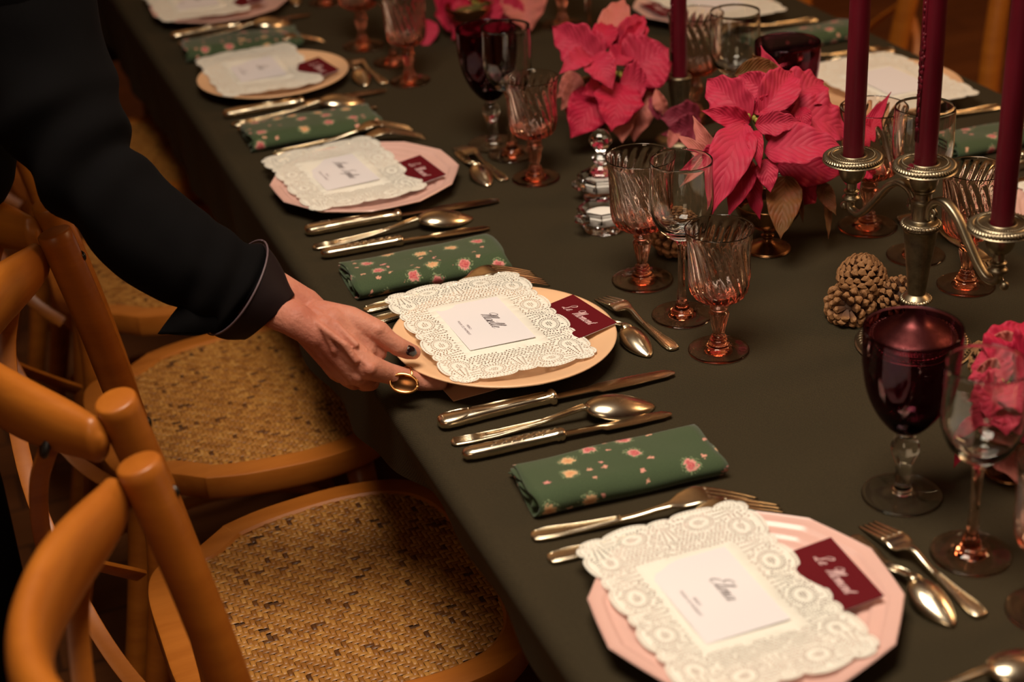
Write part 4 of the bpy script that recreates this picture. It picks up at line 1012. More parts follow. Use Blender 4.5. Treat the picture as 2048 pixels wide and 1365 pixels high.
def pan(par, x, y, z, name='candle_socket'):
    s = MB(); s.lathe(smooth_prof([(0, -.0330), (.0060, -.0330), (.0100, -.0310), (.0140, -.0250), (.0158, -.0170), (.0160, -.0080), (.0165, -.0020), (.0155, .0012), (.0135, .0012), (.0128, -.004), (0, -.0045)], 5), 40)
    o = s.build(name, M['pewter'], par, loc=(x, y, z))
    p = MB(); p.lathe(smooth_prof([(.0125, .0008), (.0220, -.0004), (.0245, .0010), (.0262, .0008), (.0310, -.0032), (.0340, -.0052), (.0345, -.0062), (.0320, -.0064), (.0220, -.0045), (.0130, -.0018)], 5), 56, closed=True)
    rope(p, .0298, -.0022, .0038, 58, .0017, 1.6); beads(p, .0240, .0018, .00085, 64)
    p.build('drip_pan', M['pewter'], o)
    return o
ang = math.atan2(1.494 - 1.254, .965 - .994)
dx, dy = math.cos(ang) * .1185, math.sin(ang) * .1185
pan(cb, 0, 0, .2195)
for s in (1, -1):
    ux, uy = math.cos(ang) * s, math.sin(ang) * s
    def L_(t, z): return (ux * t, uy * t, z)
    pts = cr([L_(.0105, .1590), L_(.0125, .1720), L_(.0220, .1830), L_(.0380, .1850), L_(.0560, .1740), L_(.0740, .1530), L_(.0920, .1330), L_(.1060, .1240), L_(.1185, .1270), L_(.1205, .1400)], 7)
    rad = [(interp(i / (len(pts) - 1), [(0, .0045), (.3, .0056), (.8, .0050), (1, .0045)]), interp(i / (len(pts) - 1), [(0, .0050), (.3, .0042), (1, .0040)])) for i in range(len(pts))]
    arm = MB().tube(pts, rad, 16, power=3.0).build('arm', M['pewter'], cb)
    sc = MB()
    sp = [L_(.0125 + .0062 * math.cos(a) * (1 - a / 9), .1600 + .0075 * math.sin(a) * (1 - a / 9)) for a in [PI - k * .35 for k in range(13)]]
    sp = [L_(.016 + (.0085 - k * .0006) * math.cos(2.2 - k * .45), .1640 + (.0085 - k * .0006) * math.sin(2.2 - k * .45)) for k in range(14)]
    sc.tube(sp, [.0032 - k * .00012 for k in range(14)], 10); sc.sphere(L_(.0175, .1630), .0042, 10, 8); sc.build('scroll', M['pewter'], arm); MB().sphere(L_(.1300, .1255), .0050, 10, 8).build('finial', M['pewter'], arm)
    k_ = MB(); k_.lathe(smooth_prof([(0, .136), (.0080, .1365), (.0105, .1400), (.0070, .1440), (.0090, .1480), (.0060, .1510), (.0060, .1640), (0, .1641)], 4), 32); k_.build('arm_knop', M['pewter'], cb, loc=(ux * .1185, uy * .1185, 0))
    pan(cb, ux * .1185, uy * .1185, .1915)
def candle(loc, h, label, drips=0, r=.0118, lean=(0, 0)):
    t = thing('taper_candle', label, 'candle', loc, 0, 'burgundy taper candles'); t.rotation_euler = (lean[0], lean[1], 0)
    prof = [(0, 0), (r * .96, 0), (r, .004), (r * 1.0, h * .3), (r * .97, h * .7), (r * .92, h * .96), (r * .80, h * .985), (r * .45, h * .998), (0, h)]
    def rip(i, a, z, rr): return 0.00025 * math.sin(3 * a + z * 25) if 0 < i < 7 else 0
    MB().lathe(smooth_prof(prof, 6), 40, rip).build('wax', M['wax'], t)
    MB().tube([(0, 0, h - .003), (.0006, 0, h + .006), (.002, 0, h + .012)], .0008, 6).build('wick', M['leather'], t)
    if drips:
        d = MB(); rn = random.Random(4)
        for a0, n in ((2.9, 30), (3.25, 14), (2.55, 9)):
            z = .02 + rn.uniform(0, .05); a = a0
            for k in range(n):
                z += rn.uniform(.004, .011); a += rn.uniform(-.06, .06)
                if z > h - .01: break
                rr = rn.uniform(.0014, .0026); d.sphere((math.cos(a) * (r + .0002), math.sin(a) * (r + .0002), z), rr, 8, 6, (.8, .8, rn.uniform(1.0, 2.0)))
            d.tube([(math.cos(a0) * r, math.sin(a0) * r, .03), (math.cos(a0) * r, math.sin(a0) * r, h * .6), (math.cos(a0) * r, math.sin(a0) * r, h * .96)], .0013, 6)
        for k in range(7): d.sphere((-.014 - .0016 * k, .004 - .002 * k + rn.uniform(-.002, .002), .0040), .0036, 8, 6, (1.3, 1, .45))
        d.build('wax_drips', M['wax'], t)
    return t
candle((CX, CY, T0 + .2155), .27, 'middle burgundy candle of the candelabra with dripped wax down one side', 1)
candle((CX + dx, CY + dy, T0 + .1875), .28, 'left burgundy candle of the candelabra', lean=(0.0, 0.0))
candle((CX - dx, CY - dy, T0 + .1875), .28, 'right burgundy candle of the candelabra', lean=(0.0, 0.004))
# single candlestick
cs = thing('candlestick', 'short fluted metal candlestick between the second and the central poinsettias', 'candlestick', (1.040, 2.080, T0))
def flute(i, a, z, rr): return 0.0009 * math.cos(12 * a) if .028 < z < .092 else 0
MB().lathe(smooth_prof([(0, .0005), (.034, .0005), (.035, .003), (.030, .006), (.016, .010), (.009, .018), (.0085, .024), (.0125, .028), (.0100, .033), (.0115, .050), (.0145, .075), (.0165, .092), (.0178, .098), (.0165, .101), (.0125, .101), (.0120, .094), (0, .094)], 5), 60, flute).build('body', M['pewter'], cs)
rb = MB(); rope(rb, .0120, .0285, .0024, 20, .0008); rb.build('bottom_ring', M['brass'], cs)
candle((1.040, 2.080, T0 + .0950), .28, 'single burgundy candle right of the second poinsettia', 1, r=.0112)

# ------------------------------------------------------------------ crystal salt cellars, bowls
def salt_cellar(label, loc, rz, withlid=False):
    r = thing('crystal_salt_cellar', label, 'salt cellar', loc, rz, 'cut-crystal salt cellars'); r.scale = (1.25, 1.25, 1.2)
    out = [(0, .0), (.021, .0), (.0225, .002), (.0240, .012), (.0275, .016), (.0285, .024), (.0265, .027)]
    inn = [(.0225, .027), (.0215, .020), (.0175, .011), (.010, .008), (0, .0075)]
    o = MB().lathe(out + inn, 8).build('dish', M['crystal'], r, smooth=False)
    for s in (-1, 1): MB().box((s * .0290, 0, .0205), (.010, .014, .007)).build('handle', M['crystal'], r, smooth=False)
    MB().lathe([(0, .0080), (.0165, .0112), (.0200, .0180), (.016, .0200), (.008, .0215), (0, .0210)], 24).build('salt', M['salt'], r, label='white salt')
    if withlid:
        MB().lathe(smooth_prof([(0, .0272), (.0150, .0274), (.0160, .031), (.010, .036), (.0065, .041), (.0110, .047), (.0065, .053), (.0060, .057), (.0125, .066), (.0120, .074), (.0055, .081), (0, .082)], 3), 10).build('stopper', M['crystal'], r, smooth=False, label='faceted glass stopper')
    return r
salt_cellar('low cut-crystal salt cellar left of the middle glasses', tuple(P(1207, 458, T0)), .3)
salt_cellar('cut-crystal cellar with faceted stopper just behind the low salt cellar', tuple(P(1204, 392, T0)), .1, True)
def compote(label, loc, sc=0.68):
    r = thing('footed_flower_bowl', label, 'bowl', loc, 0, 'footed metal bowls holding the poinsettias')
    MB().lathe([(a * sc, b * sc) for a, b in smooth_prof([(0, .0006), (.040, .0006), (.043, .0025), (.0415, .0050), (.030, .0080), (.014, .0150), (.0085, .0230), (.0130, .0280), (.0085, .0330), (.0110, .0400), (.028, .0480), (.048, .0620), (.060, .0800), (.063, .0960), (.0605, .0965), (.057, .0800), (.045, .0655), (.025, .0540), (0, .0520)], 4)], 56).build('body', M['brass'], r)
    MB().lathe([(0, .076 * sc), (.052 * sc, .078 * sc), (.030 * sc, .086 * sc), (0, .088 * sc)], 24).build('moss', M['leaf_stem'], r)
    return r
compote('brass footed bowl under the central poinsettia', tuple(P(1535, 498, T0)))
# ------------------------------------------------------------------ pine cones
def pine_cone(label, loc, R, H, rot, openness, n=110, seed=1, gray=False):
    rn = random.Random(seed); mb = MB()
    mb.sphere((0, 0, H * .5), 1.0, 14, 10, (R * .62, R * .62, H * .46))
    for k in range(n):
        t = (k + .5) / n; a = k * 2.399963 + rn.uniform(-.05, .05); z = H * (.04 + .93 * t)
        prof = math.sin(PI * min(1, t * .92 + .08)) ** .62; rr = R * max(prof, .16)
        tilt = (.35 + openness * .55) - t * (1.35 - openness * .2)   # scales point outwards low, upwards high
        sl = R * (.42 + .28 * openness) * (.55 + .45 * prof) * rn.uniform(.82, 1.15); sw = R * .44 * (.6 + .4 * prof) * rn.uniform(.8, 1.2); tilt += rn.uniform(-.15, .15)
        base_r = rr - sl * .75
        out = Vector((math.cos(a), math.sin(a), 0)); side = Vector((-math.sin(a), math.cos(a), 0)); up = Vector((0, 0, 1))
        dirv = (out * math.cos(-tilt * .8) + up * -math.sin(tilt * .8)).normalized(); nv = side.cross(dirv) * -1
        c = out * base_r + up * z; th = R * .095 * rn.uniform(.8, 1.3)
        vs = []; uv = []
        for (f, w, h_) in ((0, .45, .6), (.6, .85, .9), (.86, 1.0, 1.9), (.97, .75, 1.6), (1.04, .2, .8)):
            p = c + dirv * (sl * f)
            vs += [p - side * sw * w * .5 - nv * th * .3, p - side * sw * w * .2 + nv * th * h_, p + side * sw * w * .2 + nv * th * h_, p + side * sw * w * .5 - nv * th * .3, p - nv * th * h_ * .6]
            uv += [(f, .5)] * 5
        fs = []
        for i in range(4):
            for j in range(5): j2 = (j + 1) % 5; fs.append((i * 5 + j, i * 5 + j2, (i + 1) * 5 + j2, (i + 1) * 5 + j))
        fs += [(4, 3, 2, 1, 0), (20, 21, 22, 23, 24)]
        mb.add(vs, fs, uv)
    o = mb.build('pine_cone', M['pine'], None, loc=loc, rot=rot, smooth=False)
    return tag(o, label, 'pine cone', 'pine cones on the tablecloth')
pine_cone('closed knobbly pine cone standing at the back of the trio left of the candelabra', tuple(P(1716, 622, T0)[:2]) + (T0 + .020,), .0265, .050, (.12, .0, .4), .25, 130, 2)
pine_cone('open pine cone lying at the front of the trio left of the candelabra', tuple(P(1690, 652, T0)[:2]) + (T0 + .0235,), .0265, .048, (1.9, .3, 2.4), 1.0, 80, 3)
pine_cone('small pine cone squeezed between the pine trio and the candelabra', tuple(P(1770, 640, T0)[:2]) + (T0 + .020,), .0220, .042, (.9, .5, .7), .8, 80, 4)
pine_cone('dark pine cone behind the middle glass trio', tuple(P(1335, 500, T0)[:2]) + (T0 + .016,), .0270, .050, (.9, -.3, .3), .9, 90, 5)
pine_cone('dark pine cone leaning on the candelabra foot behind the clear glass', tuple(P(1945, 765, T0)[:2]) + (T0 + .022,), .0240, .050, (1.2, -.4, .9), 1.0, 80, 6)
# ------------------------------------------------------------------ poinsettias
def leaf_mesh(base, tip, width, nrm, droop=0.25, cup=0.35, twist=0.0, shape=0, seed=0):
    base = Vector(base); tip = Vector(tip); ax = tip - base; L = ax.length; ax.normalize(); nrm = Vector(nrm)
    side = ax.cross(nrm).normalized(); n = side.cross(ax).normalized(); rn = random.Random(seed); ph = rn.uniform(0, 6)
    NU, NV = 26, 12; vs = []; uv = []
    for i in range(NU + 1):
        t = i / NU
        w = (math.sin(PI * t ** .82) ** .80) * (1 - .25 * t) if 0 < t < 1 else 0.0
        if t > .80: w *= 1 - ((t - .80) / .20) ** 1.3 * .62
        w = max(w, .02 if t < .1 else .004) * width / 2
        if shape == 1: w *= 1 + .22 * math.sin(PI * 3 * t + .4) ** 2
        arch = n * (L * droop * (4 * t * (1 - t)) * .5 - L * droop * .18 * t * t)
        c = base + ax * (L * t) + arch; ta = twist * t
        sd = side * math.cos(ta) + n * math.sin(ta); nn = n * math.cos(ta) - side * math.sin(ta)
        for j in range(NV + 1):
            v = j / NV * 2 - 1; fold = cup * abs(v) ** 1.25
            wave = .0022 * math.sin(9 * t * PI + ph + (1 if v > 0 else 2.2)) * abs(v) ** 1.5 * (width / .05)
            rib = .00022 * math.cos(2 * PI * (11 * t - 3.5 * abs(v))) * min(1, abs(v) * 3) * (1 - abs(v) ** 4)
            vs.append(c + sd * (v * w * math.cos(cup * .7)) + nn * (fold * w + wave + rib)); uv.append((t, j / NV))
    m = NV + 1; fs = [(i * m + j, (i + 1) * m + j, (i + 1) * m + j + 1, i * m + j + 1) for i in range(NU) for j in range(NV)]
    return mesh('leaf', vs, fs, True, uv)
def poinsettia(label, foot, leaves, centers, group, auto=None, stemc=None):
    """leaves: (base px, base depth), (tip px, tip depth), width m, material, droop, cup, twist"""
    r = thing('poinsettia', label, 'flower', tuple(foot), 0, group); inv = Matrix.Translation(-Vector(foot)); k = 0
    view = Vector((0, 0, CAMH))
    for b, t, w, mt, droop, cup, tw, tilt in leaves:
        B = PD(*b); T = PD(*t); nrm = (view - (B + T) / 2).normalized() + Vector(tilt)
        me = leaf_mesh(inv @ B, inv @ T, w, nrm, droop, cup, tw, 1 if 'bract' in mt and k % 3 == 0 else 0, k); k += 1
        o = put('bract' if 'bract' in mt else 'leaf', me, M[mt], r)
        mod(o, 'SOLIDIFY', 'solid', thickness=0.0005, offset=0)
    for c in centers:
        C0 = inv @ PD(*c); rn = random.Random(5)
        for q in range(7):
            p = C0 + Vector((rn.uniform(-.007, .007), rn.uniform(-.007, .007), rn.uniform(-.003, .004)))
            b = MB(); b.sphere(p, .0028, 8, 6, (1, 1, 1.4)); b.build('bud', M['bud'], r)
        st = MB(); st.tube(cr([C0, C0.lerp(Vector((0, 0, stemc or 0.06)), .5) + Vector((.005, 0, 0)), Vector((0, 0, stemc or 0.06))], 5), .0022, 8); st.build('stem', M['leaf_stem'], r)
    return r
HP, HT, PL, RU, MA = 'bract_pink', 'bract_hot', 'bract_pale', 'leaf_rust', 'bract_maroon'
GPN = 'pink poinsettias along the middle of the table'
d0 = depth((.955, 1.66, .87))
U = (0, 0, .6); N0 = (0, 0, 0)
def lf(bx, by, bd, tx, ty, td, w, mt, droop=.2, cup=.3, tw=0., tilt=N0): return ((bx, by, D + bd), (tx, ty, D + td), w, mt, droop, cup, tw, tilt)
D = d0
central = [
 lf(1503, 240, .00, 1412, 156, .03, .056, HP, .30, .35, .2, (-.2, 0, .3)),
 lf(1500, 244, -.005, 1404, 222, -.02, .034, HT, .20, .40, -.2),
 lf(1490, 248, -.01, 1424, 425, -.05, .062, HP, .30, .30, .1, (-.3, -.2, .2)),
 lf(1528, 304, -.02, 1693, 296, -.035, .056, HP, .28, .28, .15, (.1, 0, .5)),
 lf(1612, 262, .03, 1520, 95, .07, .050, HP, -.2, .5, .5, (.4, 0, .2)),
 lf(1520, 235, .0, 1588, 140, .035, .060, HP, .35, .55, .0, (.2, 0, .3)),
 lf(1575, 235, .02, 1700, 270, .04, .075, HP, .30, .25, .1, (.3, .1, .5)),
 lf(1700, 330, .02, 1779, 187, .05, .030, HT, -.25, .5, .3, (.3, 0, .1)),
 lf(1500, 318, -.01, 1457, 432, -.035, .036, HT, .2, .25, -.1),
 lf(1492, 330, .01, 1520, 440, .0, .026, HT, .2, .3, .2),
 lf(1530, 318, -.02, 1541, 385, -.03, .032, HP, .25, .3, .0),
 lf(1505, 262, -.02, 1520, 335, -.045, .024, HT, .4, .3, .2),
 lf(1510, 250, -.02, 1602, 243, -.03, .032, HP, .30, .4, .2),
 lf(1505, 225, .0, 1556, 196, .01, .030, HT, .3, .4, -.2),
 lf(1600, 215, .01, 1618, 262, .0, .024, HT, .3, .4, .2),
 lf(1490, 290, -.01, 1494, 345, -.02, .020, HT, .3, .4, .4),
 lf(1555, 330, .03, 1690, 345, .02, .060, HT, .25, .15, .0, (.1, 0, .2)),
 lf(1690, 310, .02, 1716, 395, .0, .030, HP, .25, .2, .0),
 lf(1740, 330, .06, 1690, 360, .02, .030, HT, .25, .2, .0),
 lf(1572, 352, .01, 1561, 478, -.03, .050, RU, .12, .25, .0),
 lf(1640, 365, .03, 1672, 430, .01, .024, RU, .2, .25, .0),
 lf(1655, 385, .04, 1657, 477, .03, .012, RU, .1, .3, .6),
 lf(1596, 380, .02, 1606, 446, .02, .010, RU, .1, .3, .6),
 lf(1560, 170, .06, 1504, 110, .07, .034, RU, -.2, .4, .2),
 lf(1470, 150, .06, 1560, 130, .07, .036, RU, .2, .3, .1),
 lf(1435, 330, .03, 1386, 232, .02, .026, PL, .3, .4, .4),
 lf(1440, 330, .03, 1350, 268, .02, .022, PL, .3, .4, -.4),
 lf(1450, 300, .03, 1362, 340, .0, .030, HP, .3, .3, .4),
 lf(1440, 300, .03, 1362, 372, .0, .022, PL, .3, .4, .2),
 lf(1545, 190, .01, 1476, 150, .02, .044, HP, .3, .4, .1),
 lf(1560, 215, .03, 1650, 160, .07, .060, HP, .3, .35, .1, (.3, 0, .4)),
 lf(1505, 300, -.005, 1462, 300, -.01, .026, HT, .3, .3, .1),
 lf(1530, 275, -.01, 1570, 262, -.02, .022, HT, .3, .4, .1),
 lf(1625, 350, .04, 1560, 420, .03, .050, HT, .2, .15, .0),
]
fc = P(1535, 498, T0)
poinsettia('large central pink poinsettia between the wine glasses and the candelabra', fc, central, [(1506, 236, D), (1516, 292, D - .02)], GPN)
# second poinsettia, behind and to the left
D = depth((.95, 2.12, .87))
second = [
 lf(1200, 118, .0, 1103, 52, .02, .062, HP, .2, .35, .2), lf(1205, 110, .01, 1140, 75, .02, .05, HP, .3, .3, .2),
 lf(1255, 150, -.01, 1338, 95, -.01, .105, HP, .25, .30, .1, (.2, 0, .3)), lf(1240, 165, -.02, 1298, 172, -.02, .07, HP, .3, .3, .1),
 lf(1180, 112, -.03, 1120, 145, -.06, .040, HP, .35, .35, .1, (-.2, 0, .4)), lf(1185, 112, -.03, 1225, 178, -.06, .055, HP, .35, .30, .1, (0, 0, .4)),
 lf(1245, 168, -.02, 1222, 262, -.05, .072, HT, .25, .2, .0), lf(1200, 180, .0, 1142, 276, -.02, .075, HT, .15, .2, .0),
 lf(1275, 175, .01, 1268, 282, -.01, .070, PL, .2, .2, .0), lf(1240, 200, .0, 1245, 285, -.03, .05, PL, .2, .2, .0),
 lf(1205, 100, .03, 1250, -5, .08, .055, PL, .15, .35, .2), lf(1225, 100, .02, 1292, 30, .05, .045, HP, .25, .6, .3),
 lf(1240, 110, .02, 1292, 40, .04, .040, HT, .25, .6, -.3), lf(1200, 105, .01, 1215, 45, .04, .045, HT, .4, .5, .1),
 lf(1205, 120, .0, 1165, 62, .03, .05, HP, .3, .4, -.2), lf(1225, 130, -.02, 1250, 95, .0, .04, HT, .3, .4, .1),
 lf(1160, 150, .01, 1115, 195, .0, .040, PL, .25, .3, .1), lf(1160, 160, .01, 1122, 220, .0, .036, PL, .25, .3, .4),
 lf(1200, 170, -.01, 1165, 188, -.03, .034, HT, .3, .4, .1), lf(1290, 150, .02, 1345, 125, .03, .045, HT, .2, .3, .1),
 lf(1270, 165, .02, 1300, 225, .02, .06, HT, .2, .2, .1), lf(1170, 190, .03, 1150, 250, .02, .06, HT, .2, .2, .1),
 lf(1165, 200, .04, 1128, 222, .02, .03, RU, .2, .2, .1),
]
compote('brass footed bowl hidden under the second poinsettia', tuple(P(1215, 262, T0) + Vector((0, .03, 0))))
poinsettia('pink poinsettia behind the clear glass, left of the single burgundy candle', P(1215, 262, T0) + Vector((0, .03, 0)), second, [(1205, 118, D), (1240, 150, D - .01)], GPN)
# dark crumpled bracts and a curled pale one between the two plants
D = depth((1.02, 1.98, .80))
dark = [lf(1400, 235, .02, 1318, 235, .0, .050, MA, .35, .3, .1), lf(1400, 250, .0, 1325, 270, -.02, .05, MA, .3, .3, .3), lf(1330, 230, .02, 1312, 175, .02, .026, PL, .6, .7, .6),
        lf(1318, 240, .02, 1302, 190, .03, .018, MA, .5, .5, .2), lf(1350, 260, -.01, 1335, 300, -.03, .022, PL, .3, .4, .5), lf(1390, 260, -.01, 1375, 300, -.02, .030, MA, .3, .4, .5)]
poinsettia('small dark maroon poinsettia sprig at the foot of the single candlestick', P(1365, 262, T0), dark, [(1372, 250, D)], GPN, stemc=.004)
# third, top
D = depth((.93, 2.80, .87))
third = [lf(945, 20, 0, 868, 30, 0, .09, HT, .25, .3, .1), lf(950, 15, 0, 905, 78, -.02, .08, HP, .3, .3, .1), lf(960, 20, -.01, 985, 72, -.03, .09, HP, .3, .3, .1),
         lf(975, 10, 0, 1055, 45, -.01, .09, HP, .3, .3, .1), lf(1040, -20, .0, 1062, 60, -.02, .10, PL, .2, .3, .1), lf(955, 10, .02, 860, -15, .03, .09, HT, .3, .3, .1),
         lf(960, 5, .03, 930, -60, .05, .09, HP, .3, .3, .1), lf(970, 5, .03, 1010, -60, .05, .09, HT, .3, .3, .1), lf(860, 40, .0, 846, 100, -.02, .045, HP, .2, .3, .1),
         lf(985, 30, .0, 1025, 15, -.01, .05, HT, .3, .4, .1), lf(900, 30, .01, 935, 60, .0, .05, HT, .3, .4, .1)]
f3 = P(960, 95, T0) + Vector((.0, .05, 0))
compote('brass footed bowl hidden under the topmost poinsettia', tuple(f3))
poinsettia('blurred pink poinsettia at the upper edge of the photo', f3, third, [(955, 8, D), (1000, 0, D)], GPN)
# fourth, right edge, in front
D = depth((.965, 1.10, .83))
fourth = [lf(2010, 770, 0, 1960, 700, .02, .05, HP, .3, .35, .1), lf(2015, 760, .01, 2050, 640, .04, .075, HT, .3, .35, .1), lf(2005, 790, -.01, 1935, 800, -.02, .055, HP, .3, .35, .1, (-.2, 0, .3)),
          lf(2000, 800, -.02, 1945, 870, -.04, .05, HP, .3, .3, .1), lf(2015, 795, -.02, 2010, 890, -.05, .06, HP, .35, .3, .1), lf(2030, 780, -.02, 2075, 900, -.05, .07, HP, .3, .3, .1),
          lf(2025, 760, 0, 2110, 720, .0, .08, HT, .3, .3, .1), lf(2000, 765, .0, 1945, 745, .01, .05, PL, .3, .4, .2), lf(2000, 850, .02, 2035, 965, -.03, .06, PL, .2, .2, .0),
          lf(2010, 880, .03, 2030, 990, .0, .055, RU, .2, .2, .0), lf(1950, 840, .02, 1908, 935, .0, .022, HT, .2, .3, .2), lf(2030, 770, -.03, 2060, 830, -.06, .05, HP, .3, .35, .1),
          lf(2015, 765, -.01, 1990, 720, .0, .03, HT, .3, .4, .1), lf(2020, 775, -.02, 1985, 830, -.05, .03, HT, .4, .4, .1), lf(2040, 700, .02, 1965, 690, .03, .04, PL, .2, .4, .1)]
f4 = P(2050, 960, T0) + Vector((.0, .02, 0))
compote('brass footed bowl hidden under the poinsettia at the right edge', tuple(f4))
poinsettia('pink poinsettia cut by the right edge, behind the clear wine glass', f4, fourth, [(2015, 768, D - .005)], GPN)
# ------------------------------------------------------------------ the person laying the plate
def capsule(mb, a, b, ra, rb, seg=18, rings=5):
    a = Vector(a); b = Vector(b); ax = (b - a); L = ax.length; ax.normalize()
    s = ax.cross(Vector((0.31, 0.2, 0.93))).normalized(); u = s.cross(ax); pts = []
    for i in range(rings + 1):
        t = -PI / 2 + PI / 2 * i / rings; pts.append((a + ax * (ra * math.sin(t)), max(ra * math.cos(t), 1e-4)))
    for i in range(rings + 1):
        t = PI / 2 * i / rings; pts.append((b + ax * (rb * math.sin(t)), max(rb * math.cos(t), 1e-4)))
    vs = []; fs = []
    for c, r in pts:
        for k in range(seg): q = 2 * PI * k / seg; vs.append(c + s * (r * math.cos(q)) + u * (r * math.sin(q)))
    n = len(pts)
    for i in range(n - 1):
        for k in range(seg): k2 = (k + 1) % seg; fs.append((i * seg + k, i * seg + k2, (i + 1) * seg + k2, (i + 1) * seg + k))
    fs += [tuple(reversed(range(seg))), tuple((n - 1) * seg + k for k in range(seg))]
    mb.add(vs, fs)
def chain(mb, pts):
    for (a, ra), (b, rb) in zip(pts, pts[1:]): capsule(mb, a, b, ra, rb)
def fuse(mb, voxel, smooth_it=6, fac=0.5):
    """one continuous skin over the overlapping volumes"""
    me = mb.mesh('skin'); o = bpy.data.objects.new('skin', me); COL.objects.link(o)
    mod(o, 'REMESH', 'r', mode='VOXEL', voxel_size=voxel); mod(o, 'SMOOTH', 's', factor=fac, iterations=smooth_it)
    bpy.context.view_layer.update(); dg = bpy.context.evaluated_depsgraph_get(); out = bpy.data.meshes.new_from_object(o.evaluated_get(dg))
    bpy.data.objects.remove(o); out.polygons.foreach_set('use_smooth', [True] * len(out.polygons)); return out
EYE = Vector((0, 0, CAMH))
def toc(p, d): p = Vector(p); return p + (EYE - p).normalized() * d
person = thing('person', 'person in black velvet leaning in from the left to hold the peach plate', 'person', (-0.14, 1.98, 0))
pin = Matrix.Translation((0.14, -1.98, 0))
hb = MB()
th = [(P(640, 630, .853), .0165), (P(700, 640, .846), .0150), (P(757, 664, .833), .0126), (P(778, 681, .823), .0104), (P(797, 694, .8140), .0106), (P(816, 702, .8050), .0096), (P(827, 705, .8005), .0082)]
ix = [(P(648, 655, .848), .0150), (P(738, 735, .806), .0142), (P(776, 747, .790), .0116), (P(812, 758, .777), .0116), (P(842, 765, .7690), .0098), (P(864, 766, .7680), .0088), (P(882, 768, .7660), .0074)]
mi = [(P(636, 662, .846), .0150), (P(716, 748, .795), .0136), (P(741, 764, .764), .0105), (P(728, 768, .742), .0090), (P(706, 755, .742), .0080)]
ri = [(P(622, 664, .845), .0150), (P(695, 750, .787), .0126), (P(708, 764, .755), .0098), (P(694, 760, .736), .0085), (P(678, 745, .740), .0075)]
pk = [(P(608, 656, .848), .0150), (P(672, 738, .788), .0115), (P(680, 752, .760), .0085), (P(668, 748, .744), .0072), (P(655, 735, .748), .0065)]
for c_ in (th, ix, mi, ri, pk): chain(hb, c_)
# web between thumb and index, palm body
chain(hb, [(P(665, 645, .848), .0170), (P(735, 688, .820), .0130)]); chain(hb, [(P(700, 670, .832), .0150), (P(757, 706, .808), .0095)])
chain(hb, [(P(640, 665, .838), .0180), (P(705, 725, .800), .0165)])
# wrist and forearm, wider than thick
for off in (-1, 1):
    chain(hb, [(P(600 + off * 8, 626 - off * 15, .857), .0195), (P(640 + off * 6, 655 - off * 14, .842), .0165)])
    chain(hb, [(PD(430 + off * 8, 530 - off * 15, 1.764), .0290), (PD(535 + off * 8, 592 - off * 15, 1.762), .0220), (P(600 + off * 8, 626 - off * 15, .857), .0190)])
chain(hb, [(P(650, 650, .846), .0160), (P(730, 700, .815), .0140)]); chain(hb, [(P(640, 642, .850), .0160), (P(700, 672, .832), .0150)])
# tendons and knuckles
for (a, b, r_, d) in ((P(640, 640, .850), P(736, 732, .808), .0030, .0128), (P(628, 652, .848), P(714, 746, .797), .0030, .0132), (P(618, 662, .845), P(694, 750, .789), .0028, .0130)):
    capsule(hb, toc(a, d), toc(b, d), r_, r_)
for p, r_, d in ((P(757, 660, .835), .0080, .0060), (P(740, 738, .806), .0075, .0078), (P(716, 752, .795), .0075, .0072), (P(697, 754, .787), .0068, .0066)): hb.sphere(toc(p, d), r_, 12, 8)
# veins on the back of the hand
for pts_ in ([(612, 628, .862), (650, 660, .853), (690, 690, .838), (712, 722, .820)], [(628, 622, .863), (672, 650, .852), (712, 690, .834)], [(650, 660, .853), (668, 700, .830), (684, 728, .808)]):
    ps = [toc(P(*q_), .0016) for q_ in pts_]
    for a_, b_ in zip(ps, ps[1:]): capsule(hb, a_, b_, .0042, .0038)
fine = fuse(hb, 0.0014, 5, 0.5)
from mathutils.bvhtree import BVHTree
BV = BVHTree.FromPolygons([v.co.copy() for v in fine.vertices], [tuple(p.vertices) for p in fine.polygons])
def on_skin(px, py):
    d = (PD(px, py, 1.0) - EYE).normalized(); h = BV.ray_cast(EYE, d); return h[0], h[1]
bb = MB()
hip = Vector((-.15, 1.985, .95)); chest = Vector((-.02, 1.985, 1.16)); neckb = Vector((.065, 1.985, 1.335)); head = Vector((.145, 1.965, 1.50))
shR, shL = PD(10, -120, 1.70), Vector((-.02, 2.16, 1.30))
elR = PD(168, 325, 1.745); elL = Vector((-.22, 2.30, 1.08)); haL = Vector((-.14, 2.17, .93))
for off in (-.055, 0, .055):
    o_ = Vector((0, off, 0)); chain(bb, [(hip + o_, .095), (hip.lerp(chest, .45) + o_ * .8, .080), (chest + o_ * 1.3, .092), (chest.lerp(neckb, .6) + o_, .075)])
chain(bb, [(neckb - Vector((0, 0, .06)), .055), (neckb, .050), (head - Vector((.01, 0, .06)), .048)])
chain(bb, [(chest.lerp(neckb, .7), .05), (shR, .052), (shR.lerp(elR, .5), .045), (elR, .038), (PD(430, 530, 1.764), .030)])
chain(bb, [(chest.lerp(neckb, .7), .05), (shL, .052), (shL.lerp(elL, .5), .045), (elL, .038), (haL, .028)])
for s, y in ((-1, 1.89), (1, 2.08)):
    f = Vector((-.125 if s < 0 else -.17, y, 0)); chain(bb, [(hip + Vector((0, s * .07, -.03)), .085), (Vector((f.x, y, .50)), .058), (Vector((f.x - .01, y, .10)), .038), (f + Vector((.0, 0, .045)), .036), (f + Vector((.13, 0, .030)), .028)])
